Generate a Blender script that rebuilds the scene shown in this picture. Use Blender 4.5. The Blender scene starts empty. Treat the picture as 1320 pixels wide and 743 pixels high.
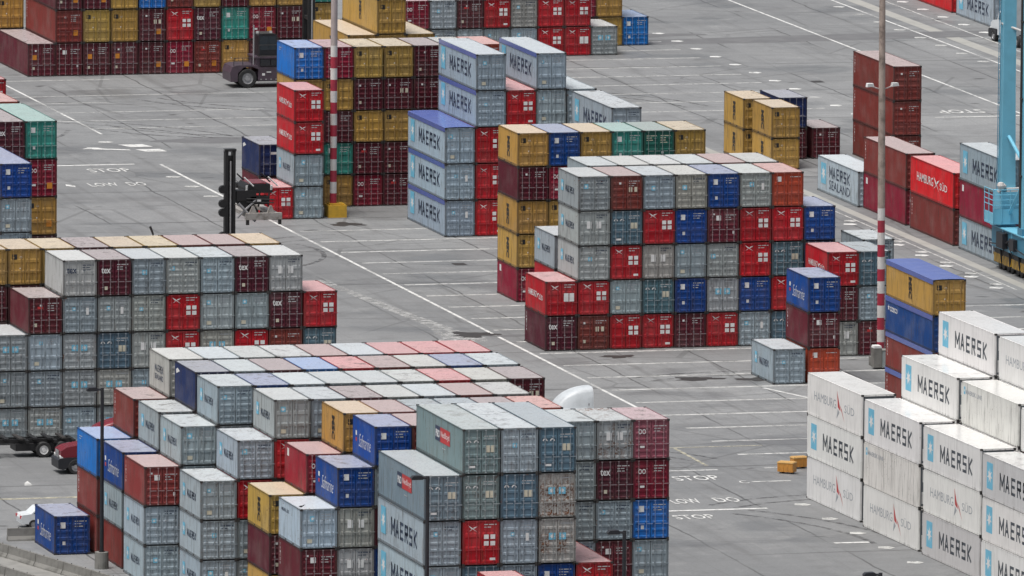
import bpy, math, random
from mathutils import Matrix, Vector

# ---------------------------------------------------------------- camera, sky, sun, exposure
S = bpy.context.scene
C = S.collection
cam_d = bpy.data.cameras.new("camera"); cam = bpy.data.objects.new("camera", cam_d); C.objects.link(cam)
cam_d.sensor_width = 36.0; cam_d.lens = 17384.53 / 1320 * 36.0; cam_d.clip_start = 1.0; cam_d.clip_end = 9000
TH, PH, RO = (math.radians(a) for a in (14.50749, 7.21057, 0.44309))
fwd = Vector((math.sin(TH) * math.cos(PH), math.cos(TH) * math.cos(PH), -math.sin(PH)))
rt0 = Vector((math.cos(TH), -math.sin(TH), 0)); up0 = rt0.cross(fwd)
rt = rt0 * math.cos(RO) + up0 * math.sin(RO); up = -rt0 * math.sin(RO) + up0 * math.cos(RO)
cam.matrix_world = Matrix(((rt.x, up.x, -fwd.x, -253.0), (rt.y, up.y, -fwd.y, -958.0), (rt.z, up.z, -fwd.z, 129.97), (0, 0, 0, 1)))
S.camera = cam

SUN_EL, SUN_AZ = math.radians(70), math.radians(244)      # azimuth clockwise from +Y: light from behind the viewer's side, a little left
W = bpy.data.worlds.new("World"); S.world = W; W.use_nodes = True
wn = W.node_tree.nodes; wl = W.node_tree.links
sky = wn.new("ShaderNodeTexSky"); sky.sky_type = 'NISHITA'; sky.sun_disc = False
sky.sun_elevation = SUN_EL; sky.sun_rotation = SUN_AZ
sky.air_density = 1.0; sky.dust_density = 6.0; sky.ozone_density = 1.0
hsv = wn.new("ShaderNodeHueSaturation"); hsv.inputs['Saturation'].default_value = 0.5
wl.new(sky.outputs[0], hsv.inputs['Color']); wl.new(hsv.outputs[0], wn['Background'].inputs['Color'])
wn['Background'].inputs['Strength'].default_value = 0.053
sun_d = bpy.data.lights.new("sun", 'SUN'); sun_d.energy = 1.5; sun_d.angle = math.radians(28); sun_d.color = (1.0, 0.985, 0.96)
sun = bpy.data.objects.new("sun", sun_d); C.objects.link(sun)
sd = Vector((math.sin(SUN_AZ) * math.cos(SUN_EL), math.cos(SUN_AZ) * math.cos(SUN_EL), math.sin(SUN_EL)))
sun.rotation_euler = sd.to_track_quat('Z', 'Y').to_euler(); sun.location = sd * 400
S.view_settings.view_transform = 'Standard'; S.view_settings.look = 'None'; S.view_settings.gamma = 1
S.view_settings.exposure = 1.06
S.render.film_transparent = False

# ---------------------------------------------------------------- materials
def nt(name):
    m = bpy.data.materials.new(name); m.use_nodes = True
    return m, m.node_tree.nodes, m.node_tree.links, m.node_tree.nodes['Principled BSDF']
class NG:
    """tiny node-graph helper"""
    def __init__(s, name):
        s.m, s.n, s.l, s.b = nt(name)
    def put(s, inp, v):
        if hasattr(v, 'is_output'): s.l.new(v, inp)
        else: inp.default_value = v
    def math(s, op, a, b=0.0, c=None, clamp=False):
        n = s.n.new("ShaderNodeMath"); n.operation = op; n.use_clamp = clamp
        s.put(n.inputs[0], a); s.put(n.inputs[1], b)
        if c is not None: s.put(n.inputs[2], c)
        return n.outputs[0]
    def vmath(s, op, a, b):
        n = s.n.new("ShaderNodeVectorMath"); n.operation = op; s.put(n.inputs[0], a); s.put(n.inputs[1], b); return n.outputs[0]
    def noise(s, vec, scale, detail=3.0, rough=0.55):
        n = s.n.new("ShaderNodeTexNoise"); s.put(n.inputs['Vector'], vec); n.inputs['Scale'].default_value = scale
        n.inputs['Detail'].default_value = detail; n.inputs['Roughness'].default_value = rough; return n.outputs['Fac']
    def ramp(s, fac, a, b):
        n = s.n.new("ShaderNodeMapRange"); s.put(n.inputs[0], fac); n.inputs[1].default_value = a; n.inputs[2].default_value = b; return n.outputs[0]
    def mix(s, f, a, b, mode='MIX'):
        n = s.n.new("ShaderNodeMix"); n.data_type = 'RGBA'; n.blend_type = mode
        s.put(n.inputs[0], f); s.put(n.inputs[6], a); s.put(n.inputs[7], b); return n.outputs[2]
    def coord(s): return s.n.new("ShaderNodeTexCoord").outputs['Object']
    def sep(s, v):
        n = s.n.new("ShaderNodeSeparateXYZ"); s.put(n.inputs[0], v); return n.outputs
    def info(s): return s.n.new("ShaderNodeObjectInfo")
    def end(s, col, rough=0.5, metal=0.0, spec=0.5):
        s.put(s.b.inputs['Base Color'], col); s.put(s.b.inputs['Roughness'], rough); s.b.inputs['Metallic'].default_value = metal
        s.b.inputs['Specular IOR Level'].default_value = spec; return s.m
def rgba(c): return (c[0], c[1], c[2], 1.0)

def paint_mat(name, rust_lo, dirt, pale_mix, dark, rough, runs=0.5):
    """container paint: its colour is each object's own colour, its alpha seeds the wear"""
    g = NG(name); i = g.info(); col = i.outputs['Color']; seed = i.outputs['Alpha']
    v = g.coord()
    off = g.n.new("ShaderNodeCombineXYZ")
    for k in range(3): g.put(off.inputs[k], g.math('MULTIPLY', seed, (91.7, 53.3, 77.1)[k]))
    p = g.vmath('ADD', v, off.outputs[0])
    big = g.noise(p, 0.55, 4.0, 0.6)
    streak = g.noise(g.vmath('MULTIPLY', p, (5.5, 5.5, 0.55)), 1.0, 3.0, 0.6)
    fine = g.noise(p, 7.0, 3.0, 0.65)
    c = g.mix(pale_mix, col, (0.70, 0.70, 0.69, 1))  # chalky fading; on roofs it also paints in reflected sky light
    c = g.mix(g.math('MULTIPLY', g.ramp(big, 0.45, 0.72), 0.16), c, (0.33, 0.32, 0.30, 1))      # chalky bleached areas
    c = g.mix(g.math('MULTIPLY', g.ramp(streak, 0.50, 0.75), dirt), c, (0.050, 0.042, 0.034, 1))  # run-down grime
    run = g.noise(g.vmath('MULTIPLY', g.vmath('ADD', p, (13.1, 4.7, 9.2)), (3.2, 3.2, 0.35)), 1.0, 4.0, 0.7)
    c = g.mix(g.math('MULTIPLY', g.math('MULTIPLY', g.ramp(run, 0.56, 0.70), g.ramp(seed, 0.15, 0.9)), runs), c, (0.105, 0.062, 0.038, 1))   # rust runs
    if pale_mix > .2:
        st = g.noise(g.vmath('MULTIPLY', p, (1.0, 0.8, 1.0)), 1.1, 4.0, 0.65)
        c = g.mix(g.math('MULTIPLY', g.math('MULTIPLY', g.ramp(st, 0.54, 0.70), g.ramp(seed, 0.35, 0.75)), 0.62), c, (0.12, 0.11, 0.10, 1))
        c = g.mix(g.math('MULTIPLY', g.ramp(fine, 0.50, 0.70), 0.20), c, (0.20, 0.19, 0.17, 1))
    if dark: c = g.mix(dark, c, (0.030, 0.028, 0.026, 1))
    r = g.math('MULTIPLY', g.ramp(fine, rust_lo, rust_lo + 0.08), g.ramp(big, 0.42, 0.62))
    c = g.mix(r, c, (0.13, 0.050, 0.022, 1))
    rr = g.math('ADD', rough, g.math('MULTIPLY', r, 0.35))
    return g.end(c, rr, 0, 0.26 if pale_mix < .2 else 0.6)
PAINT = paint_mat("container_paint", 0.63, 0.60, 0.0, 0.0, 0.48)
PAINT_CLEAN = paint_mat("reefer_paint", 0.70, 0.22, 0.0, 0.0, 0.42, 0.14)
PAINT_RUSTY = paint_mat("rusted_container_paint", 0.45, 0.55, 0.08, 0.0, 0.6)
FRAME = paint_mat("frame_paint", 0.58, 0.60, 0.0, 0.50, 0.6)
ROOF = paint_mat("bleached_sky_sheen_roof_paint", 0.63, 0.18, 0.48, 0.0, 0.20)  # chalked paint, paled further to stand for sky reflected off the roof
ROOF_RUSTY = paint_mat("worn_sky_sheen_roof_paint", 0.50, 0.4, 0.36, 0.0, 0.3)  # rustier roof, with the sky's brightness likewise mixed into its colour
def plain(name, c, rough=0.5, metal=0.0, wear=0.25, scale=3.0, dirt=(0.05, 0.045, 0.04)):
    g = NG(name); p = g.coord()
    n = g.noise(p, scale, 4.0, 0.6)
    col = g.mix(g.math('MULTIPLY', g.ramp(n, 0.45, 0.75), wear), rgba(c), rgba(dirt))
    return g.end(col, rough, metal)
STEEL = plain("grimy_steel", (0.032, 0.029, 0.028), 0.6, 0.0, 0.5, 6)
g = NG("painted_lock_rod"); RODP = g.end(g.mix(0.30, g.info().outputs['Color'], (0.10, 0.10, 0.11, 1)), 0.4)
g = NG("lock_rod_steel"); ROD = g.end(g.mix(0.42, g.info().outputs['Color'], (0.42, 0.42, 0.43, 1)), 0.4)
WHITE = plain("white_paint", (0.74, 0.74, 0.73), 0.5, 0, 0.25, 2)
SKYBLUE = plain("light_blue_paint", (0.16, 0.48, 0.66), 0.5, 0, 0.15, 2)
SLATE = plain("slate_lettering", (0.050, 0.062, 0.078), 0.5, 0, 0.2, 2, (.2, .2, .2))
NAVY = plain("navy_lettering", (0.030, 0.046, 0.085), 0.5, 0, 0.1, 2)
BLACK = plain("black_paint", (0.014, 0.014, 0.015), 0.5, 0, 0.2, 2)
REDP = plain("red_paint", (0.48, 0.03, 0.03), 0.5, 0, 0.2, 2)
FADED = plain("faded_white_lettering", (0.46, 0.46, 0.46), 0.5, 0, 0.3, 5)
LGREY = plain("grey_lettering", (0.33, 0.35, 0.38), 0.5, 0, 0.1, 2)
ORANGE = plain("orange_sticker", (0.60, 0.22, 0.02), 0.5, 0, 0.15, 2)
CREAM = plain("cream_sticker", (0.60, 0.56, 0.44), 0.5, 0, 0.3, 2)
TARP = plain("blue_tarpaulin", (0.10, 0.145, 0.40), 0.25, 0, 0.2, 1.2, (0.25, 0.27, 0.4))
CYANP = plain("sea_blue_rail_paint", (0.06, 0.20, 0.48), 0.4, 0, 0.2, 2)

def ground_mat():
    g = NG("yard_asphalt_and_concrete"); v = g.coord(); x, y, z = g.sep(v)
    big = g.noise(v, 0.022, 4.0, 0.6)
    band = g.noise(g.vmath('MULTIPLY', v, (0.02, 0.16, 1)), 1.0, 4.0, 0.6)
    track = g.noise(g.vmath('MULTIPLY', v, (0.9, 0.018, 1)), 1.0, 4.0, 0.65)
    mid = g.noise(v, 0.35, 5.0, 0.65)
    grain = g.noise(v, 5.0, 3.0, 0.7)
    c = g.mix(g.ramp(big, 0.35, 0.65), (0.182, 0.187, 0.190, 1), (0.268, 0.272, 0.272, 1))
    c = g.mix(g.math('MULTIPLY', g.ramp(band, 0.52, 0.72), 0.45), c, (0.115, 0.115, 0.116, 1))
    c = g.mix(g.math('MULTIPLY', g.ramp(track, 0.54, 0.72), 0.5), c, (0.105, 0.103, 0.10, 1))
    c = g.mix(g.math('MULTIPLY', g.ramp(track, 0.44, 0.30), 0.35), c, (0.29, 0.288, 0.28, 1))
    c = g.mix(g.math('MULTIPLY', g.ramp(mid, 0.53, 0.72), 0.45), c, (0.10, 0.10, 0.10, 1))
    c = g.mix(g.math('MULTIPLY', g.ramp(mid, 0.45, 0.28), 0.42), c, (0.37, 0.37, 0.365, 1))
    c = g.mix(g.math('MULTIPLY', g.ramp(grain, 0.40, 0.72), 0.42), c, (0.10, 0.10, 0.10, 1))
    # each cast slab has its own tone
    cell = g.n.new("ShaderNodeCombineXYZ")
    g.put(cell.inputs[0], g.math('FLOOR', g.math('DIVIDE', x, 8.3))); g.put(cell.inputs[1], g.math('FLOOR', g.math('DIVIDE', y, 20.6)))
    wn_ = g.n.new("ShaderNodeTexWhiteNoise"); wn_.noise_dimensions = '2D'; g.put(wn_.inputs['Vector'], cell.outputs[0])
    c = g.mix(g.math('MULTIPLY', wn_.outputs['Value'], 0.30), c, (0.115, 0.116, 0.118, 1))
    # tyre tracks crossing the lanes, and hair cracks
    cross = g.noise(g.vmath('MULTIPLY', g.vmath('ADD', v, (5, 91, 0)), (0.03, 1.1, 1)), 1.0, 4.0, 0.65)
    c = g.mix(g.math('MULTIPLY', g.ramp(cross, 0.56, 0.72), 0.38), c, (0.09, 0.09, 0.092, 1))
    vor = g.n.new("ShaderNodeTexVoronoi"); vor.feature = 'DISTANCE_TO_EDGE'; vor.inputs['Scale'].default_value = 0.075
    g.put(vor.inputs['Vector'], g.vmath('ADD', v, g.n.new("ShaderNodeTexNoise").outputs['Color']))
    crk = g.math('MULTIPLY', g.math('LESS_THAN', vor.outputs['Distance'], 0.010), g.ramp(g.noise(g.vmath('ADD', v, (3, 44, 0)), 0.03, 2.0), 0.44, 0.52))
    c = g.mix(g.math('MULTIPLY', crk, 0.32), c, (0.05, 0.05, 0.05, 1))
    damp = g.noise(g.vmath('MULTIPLY', g.vmath('ADD', v, (77, 13, 0)), (0.07, 0.10, 1)), 1.0, 4.0, 0.6)
    c = g.mix(g.math('MULTIPLY', g.ramp(damp, 0.55, 0.64), 0.34), c, (0.085, 0.087, 0.090, 1))
    # oil blots, drawn out across the slots where wheels stop
    blot = g.noise(g.vmath('MULTIPLY', v, (0.30, 0.42, 1)), 1.0, 2.0, 0.5)
    c = g.mix(g.math('MULTIPLY', g.ramp(blot, 0.70, 0.76), 0.7), c, (0.03, 0.03, 0.03, 1))
    # construction joints of the paving, sealed with dark tar that comes and goes
    wob = g.noise(v, 0.12, 3.0, 0.6)
    def joint(co, pitch, w):
        f = g.math('FRACT', g.math('DIVIDE', g.math('ADD', co, g.math('MULTIPLY', wob, 0.9)), pitch))
        return g.math('LESS_THAN', f, w / pitch)
    jm = g.math('MULTIPLY', joint(x, 8.3, 0.16), g.ramp(g.noise(v, 0.045, 2.0), 0.42, 0.52))
    c = g.mix(g.math('MULTIPLY', jm, 0.75), c, (0.045, 0.045, 0.045, 1))
    jm2 = g.math('MULTIPLY', joint(y, 20.6, 0.35), g.ramp(g.noise(g.vmath('ADD', v, (31, 7, 0)), 0.05, 2.0), 0.46, 0.54))
    c = g.mix(g.math('MULTIPLY', jm2, 0.6), c, (0.055, 0.055, 0.055, 1))
    return g.end(c, g.math('SUBTRACT', 0.66, g.math('MULTIPLY', g.ramp(damp, 0.55, 0.64), 0.22)), 0, 0.4)
GROUND = ground_mat()
def worn_line(name, col, lo=0.30, hi=0.52):
    g = NG(name); v = g.coord()
    n = g.noise(v, 1.3, 4.0, 0.7); n2 = g.noise(v, 0.12, 2.0)
    a = g.math('MULTIPLY', g.ramp(n, lo, hi), g.ramp(n2, 0.22, 0.45), clamp=True)
    g.put(g.b.inputs['Alpha'], a)
    return g.end(rgba(col), 0.6)
LINE = worn_line("worn_white_line_paint", (0.62, 0.62, 0.60), 0.25, 0.50)
FAINT = worn_line("faded_white_line_paint", (0.52, 0.52, 0.50), 0.26, 0.56)
SCUFF = worn_line("pale_scuffed_concrete", (0.40, 0.40, 0.39), 0.38, 0.62)
YLINE = worn_line("yellow_line_paint", (0.48, 0.45, 0.34), 0.34, 0.6)
PATCH = plain("dark_asphalt_patch", (0.125, 0.125, 0.128), 0.7, 0, 0.5, 0.5, (0.2, 0.2, 0.2))
PALE = plain("pale_concrete", (0.33, 0.325, 0.30), 0.7, 0, 0.5, 0.4, (0.2, 0.2, 0.19))
CONC = plain("weathered_concrete", (0.20, 0.195, 0.18), 0.8, 0, 0.8, 1.2, (0.07, 0.068, 0.06))
MASTW = plain("mast_white", (0.62, 0.60, 0.58), 0.5, 0, 0.3, 1.5, (0.3, 0.2, 0.15))
MASTR = plain("mast_red", (0.36, 0.025, 0.05), 0.5, 0, 0.3, 1.5)
MASTG = plain("weathered_mast_grey", (0.40, 0.34, 0.33), 0.55, 0, 0.25, 1.0, (0.20, 0.15, 0.12))
MASTB = plain("rust_bled_mast_paint", (0.36, 0.29, 0.25), 0.6, 0, 0.85, 1.6, (0.11, 0.085, 0.07))
DARKMETAL = plain("dark_lamp_metal", (0.016, 0.017, 0.022), 0.45)
LAMPGLASS = plain("lamp_lens", (0.55, 0.56, 0.56), 0.2)
CRANE = plain("pale_blue_crane_paint", (0.17, 0.47, 0.62), 0.4, 0, 0.25, 0.8, (0.08, 0.2, 0.27))
CRANED = plain("deep_blue_crane_paint", (0.06, 0.22, 0.33), 0.45, 0, 0.3, 0.8)
HAZY = plain("hazard_yellow", (0.58, 0.34, 0.03), 0.5, 0, 0.3, 2)
RUBBER = plain("tyre_rubber", (0.020, 0.020, 0.021), 0.8, 0, 0.4, 3, (0.09, 0.085, 0.08))
RIM = plain("wheel_rim", (0.36, 0.36, 0.37), 0.4, 0.3, 0.3, 5)
PLUM = plain("plum_machine_paint", (0.075, 0.052, 0.070), 0.42, 0, 0.6, 1.6, (0.02, 0.02, 0.02))
GLASS = plain("dark_glass", (0.02, 0.03, 0.04), 0.08)
TRUCKRED = plain("burgundy_truck_paint", (0.17, 0.013, 0.024), 0.25, 0, 0.1, 1)
TRUCKWHITE = plain("white_truck_paint", (0.66, 0.69, 0.71), 0.3, 0, 0.1, 1)
CHROME = plain("bright_trim", (0.6, 0.6, 0.62), 0.2, 0.8, 0.1, 2)
TAIL = plain("tail_lamp_red", (0.5, 0.02, 0.03), 0.3)
CRATE = plain("orange_crate_plastic", (0.60, 0.27, 0.05), 0.5, 0, 0.25, 2)
REEFER_STEEL = plain("machinery_grey", (0.16, 0.18, 0.20), 0.5, 0, 0.5, 2)
BIRD = plain("black_feathers", (0.012, 0.012, 0.014), 0.6)

# ---------------------------------------------------------------- mesh helpers
class MB:
    def __init__(s): s.v = []; s.f = []; s.mi = []
    def add(s, vs, fs, m=0):
        o = len(s.v); s.v += [tuple(p) for p in vs]
        for f in fs: s.f.append(tuple(o + i for i in f)); s.mi.append(m)
    def box(s, x0, y0, z0, x1, y1, z1, m=0):
        s.add([(x0, y0, z0), (x1, y0, z0), (x1, y1, z0), (x0, y1, z0), (x0, y0, z1), (x1, y0, z1), (x1, y1, z1), (x0, y1, z1)],
              [(0, 3, 2, 1), (4, 5, 6, 7), (0, 1, 5, 4), (1, 2, 6, 5), (2, 3, 7, 6), (3, 0, 4, 7)], m)
    def cbox(s, cx, cy, cz, sx, sy, sz, m=0): s.box(cx - sx / 2, cy - sy / 2, cz - sz / 2, cx + sx / 2, cy + sy / 2, cz + sz / 2, m)
    def quad(s, a, b, c, d, m=0): s.add([a, b, c, d], [(0, 1, 2, 3)], m)
    def tube(s, p0, p1, r0, r1=None, n=8, m=0, caps=True):
        r1 = r0 if r1 is None else r1
        p0, p1 = Vector(p0), Vector(p1); d = (p1 - p0).normalized()
        a = d.orthogonal().normalized(); b = d.cross(a)
        vs = []
        for p, r in ((p0, r0), (p1, r1)):
            for i in range(n):
                t = 2 * math.pi * i / n; vs.append(p + (a * math.cos(t) + b * math.sin(t)) * r)
        fs = [(i, (i + 1) % n, n + (i + 1) % n, n + i) for i in range(n)]
        if caps: fs += [tuple(range(n - 1, -1, -1)), tuple(range(n, 2 * n))]
        s.add(vs, fs, m)
    def prism(s, prof, axis, a, b, m=0):
        """profile of 2-D points extruded along 'x','y' or 'z' from a to b"""
        def P(u, w, t): return {'x': (t, u, w), 'y': (u, t, w), 'z': (u, w, t)}[axis]
        n = len(prof); vs = [P(u, w, a) for u, w in prof] + [P(u, w, b) for u, w in prof]
        fs = [(i, (i + 1) % n, n + (i + 1) % n, n + i) for i in range(n)] + [tuple(range(n)), tuple(range(2 * n - 1, n - 1, -1))]
        s.add(vs, fs, m)
    def lathe(s, prof, axis, c, n=20, m=0):
        """ring profile [(radius, offset)] turned about an axis through c"""
        vs = []; k = len(prof)
        for i in range(n):
            t = 2 * math.pi * i / n; co, si = math.cos(t), math.sin(t)
            for r, o in prof:
                q = {'x': (o, r * co, r * si), 'y': (r * co, o, r * si), 'z': (r * co, r * si, o)}[axis]
                vs.append((c[0] + q[0], c[1] + q[1], c[2] + q[2]))
        fs = []
        for i in range(n):
            j = (i + 1) % n
            for a in range(k - 1): fs.append((i * k + a, j * k + a, j * k + a + 1, i * k + a + 1))
        s.add(vs, fs, m)
    def mesh(s, name, mats, recalc=True):
        me = bpy.data.meshes.new(name); me.from_pydata(s.v, [], s.f); me.update()
        for m in (mats if isinstance(mats, (list, tuple)) else [mats]): me.materials.append(m)
        me.polygons.foreach_set('material_index', s.mi)
        if recalc:
            import bmesh
            bm = bmesh.new(); bm.from_mesh(me); bmesh.ops.recalc_face_normals(bm, faces=bm.faces); bm.to_mesh(me); bm.free()
        return me
def link(name, me, parent=None, loc=(0, 0, 0), color=None):
    o = bpy.data.objects.new(name, me); C.objects.link(o); o.location = loc
    if parent: o.parent = parent
    if color: o.color = color
    return o
def part(name, mb, mats, parent=None, loc=(0, 0, 0), color=None): return link(name, mb.mesh(name, mats), parent, loc, color)
def thing(name, label, cat, loc, rz=0.0, group=None):
    o = bpy.data.objects.new(name, None); C.objects.link(o); o.location = loc; o.rotation_euler = (0, 0, rz); o.empty_display_size = 0.3
    o['label'] = label; o['category'] = cat
    if group: o['group'] = group
    return o
def struct(name, mb, mats, kind='structure'):
    o = part(name, mb, mats); o['kind'] = kind; return o

# ---------------------------------------------------------------- the ground and its paint
gm = MB(); gm.quad((-4000, -3000, 0), (4500, -3000, 0), (4500, 6000, 0), (-4000, 6000, 0)); struct("yard_ground", gm, GROUND)
_lift = [0]
def sheet(name, pts, mat, z=0.004):
    _lift[0] += 1; z += .00006 * _lift[0]
    b = MB(); b.add([(x, y, z) for x, y in pts], [tuple(range(len(pts)))]); return struct(name, b, mat)
def line_y(name, x, y0, y1, w=0.16, mat=None, x1=None):
    x1 = x if x1 is None else x1
    return sheet(name, [(x - w / 2, y0), (x + w / 2, y0), (x1 + w / 2, y1), (x1 - w / 2, y1)], mat or LINE, 0.008)
def line_x(name, y, x0, x1, w=0.30, mat=None): return sheet(name, [(x0, y - w / 2), (x1, y - w / 2), (x1, y + w / 2), (x0, y + w / 2)], mat or FAINT, 0.008)
# ground sheets of other paving, each with an uneven outline
def blob(name, cx, cy, rx, ry, mat, seed, n=26, rough=0.22, z=0.004):
    r = random.Random(seed); ph = [r.uniform(0, 6.28) for _ in range(4)]
    pts = []
    for i in range(n):
        t = 2 * math.pi * i / n; k = 1 + rough * (math.sin(3 * t + ph[0]) * .5 + math.sin(5 * t + ph[1]) * .35 + math.sin(9 * t + ph[2]) * .3)
        pts.append((cx + rx * k * math.cos(t), cy + ry * k * math.sin(t)))
    return sheet(name, pts, mat, z)
line_y("lane_line", -3.9, -33.0, 121.0, 0.26)
line_y("lane_line", -3.9, 143.0, 186.0, 0.22)
line_y("lane_line", 77.0, 128.0, 260.0, 0.24)
line_y("lane_line", 86.4, 150.0, 262.0, 0.22)
sheet("pale_drive_strip", [(87.7, 150), (89.0, 150), (89.0, 262), (87.7, 262)], PALE)
line_y("lane_line", 91.0, 150.0, 262.0, 0.2, FAINT)
sheet("concrete_kerb_strip", [(42.9, 28), (43.8, 28), (43.8, 128), (42.9, 128)], PALE)
line_y("lane_line", 42.2, 28.0, 128.0, 0.16, FAINT)
y = 74.3; k = 0
while y > -66:                                     # slot lines across the bays, right of the lane line
    line_x("slot_line", y, -3.3, 18.0 if y > 26 else 42.0, 0.5 if k % 3 else 0.4); y -= 6.88; k += 1
for i in range(9):                                 # the far bay
    line_x("slot_line", 150.6 + i * 6.75, 20.0, 61.5, 0.34)
for yy, x0, x1 in ((183.7, -20, 6), (171.5, -18, 40), (166.2, -15, 2), (159.0, -8, 14), (152.7, -7, 30), (147.0, -4, 30)): line_x("slot_line", yy, x0, x1, 0.3)
sheet("dark_asphalt_band", [(24, 203), (70, 202.2), (130, 206), (130, 209.4), (84, 208.3), (60, 206.2), (24, 206)], PATCH, 0.004)
sheet("pale_worn_path", [(-9.4, 44), (-8.6, 44), (-6.9, 22), (-6.0, 14), (-5.6, 8), (-6.9, 7), (-8.0, 11), (-7.6, 16), (-8.3, 26)], SCUFF, 0.004)
blob("pale_worn_patch", -7.0, 8.5, 1.6, 3.4, SCUFF, 9, rough=.5); blob("pale_worn_patch", -14.5, -2.5, 4.2, 1.6, SCUFF, 12, rough=.4); blob("pale_worn_patch", -8.5, -16, 1.0, 5.0, SCUFF, 13, rough=.5)
blob("spilled_oil_patch", -5.4, 10.2, 1.6, 1.5, STEEL, 3, z=0.012, rough=.5)
sheet("dark_seam_patch", [(-4.5, 8.6), (12, 8.2), (22, 9.0), (22, 9.5), (10, 9.3), (2, 9.9), (-4.5, 9.4)], PATCH, 0.006)
blob("dark_asphalt_patch", -12, 158, 5, 2.0, PATCH, 5); blob("dark_asphalt_patch", 4, 137, 4.4, 2.2, PATCH, 6); blob("dark_asphalt_patch", 56, 210, 10, 2.2, PATCH, 7)
for i, (cx, cy, rx, ry) in enumerate(((1.5, 78.2, 1.3, 1.2), (10.5, 78.6, 1.2, .9), (9.5, 29.5, 1.6, .8), (2, -4, 1.2, .8), (15, -27.4, 1.5, .7), (4.5, -17.2, 1.7, 1.0), (8.4, -18.2, 1.2, .9), (22, 160, 1.5, 1.4), (33, 172, 2.0, 1.2), (12.2, 20.8, 1.6, .8), (-20, -41, 2.2, 1.4))):
    blob("oil_stain", cx, cy, rx, ry, STEEL, 40 + i, rough=.45)
TYRE = worn_line("rubber_tyre_marks", (0.060, 0.060, 0.062), 0.40, 0.75)
def tyre_arc(cx, cy, r0, a0, a1, gap=2.1, w=.42):
    for rr in (r0, r0 + gap):
        n = 18; P = []
        for s_ in (0, 1):
            for i in range(n + 1):
                t = math.radians(a0 + (a1 - a0) * (i if s_ == 0 else n - i) / n); q = rr + (w if s_ else 0); P.append((cx + q * math.cos(t), cy + q * math.sin(t)))
        sheet("tyre_mark", P, TYRE, .005)
for a in ((-18, 62, 11, 300, 380), (-22, 150, 14, 280, 350), (10, 152, 12, 190, 262), (-14, 96, 300, -2, 8), (-9.5, -20, 260, -6, 6), (48, 160, 16, 100, 165), (30, 150, 20, 10, 60), (60, 120, 220, -8, 6),
          (-16, -62, 9, 20, 88), (-40, -66, 16, 40, 92), (-2, -92, 13, 60, 130), (2, 55, 15, 100, 160), (8, -30, 14, 60, 120), (14, 10, 40, 150, 172), (-30, -100, 24, 0, 40), (-20, 130, 26, 20, 70), (24, 175, 18, 200, 260), (36, 60, 190, -9, 5)): tyre_arc(*a)
for dx, dy in ((-9.0, 60.0), (-6.2, 88.0), (3.5, 50.9), (12.0, -20.6), (-9.5, -58), (66, 170)):
    sheet("drain_grate", [(dx, dy), (dx + 1.0, dy), (dx + 1.0, dy + 1.4), (dx, dy + 1.4)], STEEL, .005)
def ground_text(name, txt, x0, x1, y0, y1, mat=LINE, flip=False):
    vs, fs = font_polys(txt, 0.008); us = [p[0] for p in vs]; ws = [p[1] for p in vs]
    a0, a1, b0, b1 = min(us), max(us), min(ws), max(ws); b = MB()
    P = []
    for u, w in vs:
        s = (u - a0) / (a1 - a0); t = (w - b0) / (b1 - b0)
        if flip: s, t = 1 - s, 1 - t
        P.append((x0 + s * (x1 - x0), y0 + t * (y1 - y0), 0.028))
    b.add(P, fs); o = struct(name, b, mat); return o
_fonts = {}
def font_polys(txt, bold=0.0, shear=0.0):
    key = (txt, bold, shear)
    if key in _fonts: return _fonts[key]
    cu = bpy.data.curves.new("letters", 'FONT'); cu.body = txt; cu.offset = bold; cu.shear = shear; cu.resolution_u = 2; cu.size = 1
    o = bpy.data.objects.new("letters", cu); C.objects.link(o)
    dg = bpy.context.evaluated_depsgraph_get(); me = bpy.data.meshes.new_from_object(o.evaluated_get(dg))
    r = ([(v.co.x, v.co.y) for v in me.vertices], [tuple(p.vertices) for p in me.polygons])
    bpy.data.objects.remove(o); bpy.data.curves.remove(cu); bpy.data.meshes.remove(me)
    _fonts[key] = r; return r
ground_text("painted_stop", "STOP", -10.8, -7.3, 116.2, 118.7)
ground_text("painted_slow", "LOW", -12.9, -10.5, 106.6, 108.9); ground_text("painted_slow", "DO", -9.7, -8.2, 106.6, 108.9)
sheet("painted_dash", [(-14.9, 107.4), (-14.3, 106.6), (-14.1, 107.6), (-14.7, 108.6)], LINE, .012)
line_x("stop_line", 121.4, -12.6, -6.0, 0.55, LINE)
sheet("painted_arrow", [(-7.9, 132.6), (-6.2, 131.9), (-4.1, 131.0), (-4.1, 131.7), (-6.1, 132.7), (-6.4, 133.4), (-7.2, 133.7)], LINE, .012)
sheet("painted_bar", [(-4.3, 135.2), (-2.2, 135.2), (-1.7, 133.3), (-3.6, 133.3)], LINE, .012); sheet("painted_bar", [(-3.6, 131.6), (-1.5, 131.6), (-1.3, 129.7), (-3.1, 129.9)], LINE, .012)
ground_text("painted_stop", "STOP", -10.9, -7.7, -68.5, -66.3); ground_text("painted_letter", "C", -6.9, -6.3, -70.6, -69.3)
ground_text("painted_slow", "LOW", -14.0, -12.0, -79.3, -77.1); ground_text("painted_slow", "DO", -10.9, -9.2, -79.2, -77.0)
ground_text("painted_stop", "STOP", -15.8, -13.0, -86.6, -84.6)
line_x("stop_line", -63.6, -13.5, -6.7, 0.5, LINE); line_x("stop_line", -82.5, -17.0, -8.4, 0.5, LINE)
line_x("yellow_line", -52.3, -24.0, -0.3, 0.26, YLINE); sheet("yellow_line", [(-6.95, -52.5), (-6.7, -52.5), (-6.8, -61.6), (-7.05, -61.6)], YLINE, .008)
line_x("yellow_line", -68.0, -60.5, -52.0, 0.6, YLINE)
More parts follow.
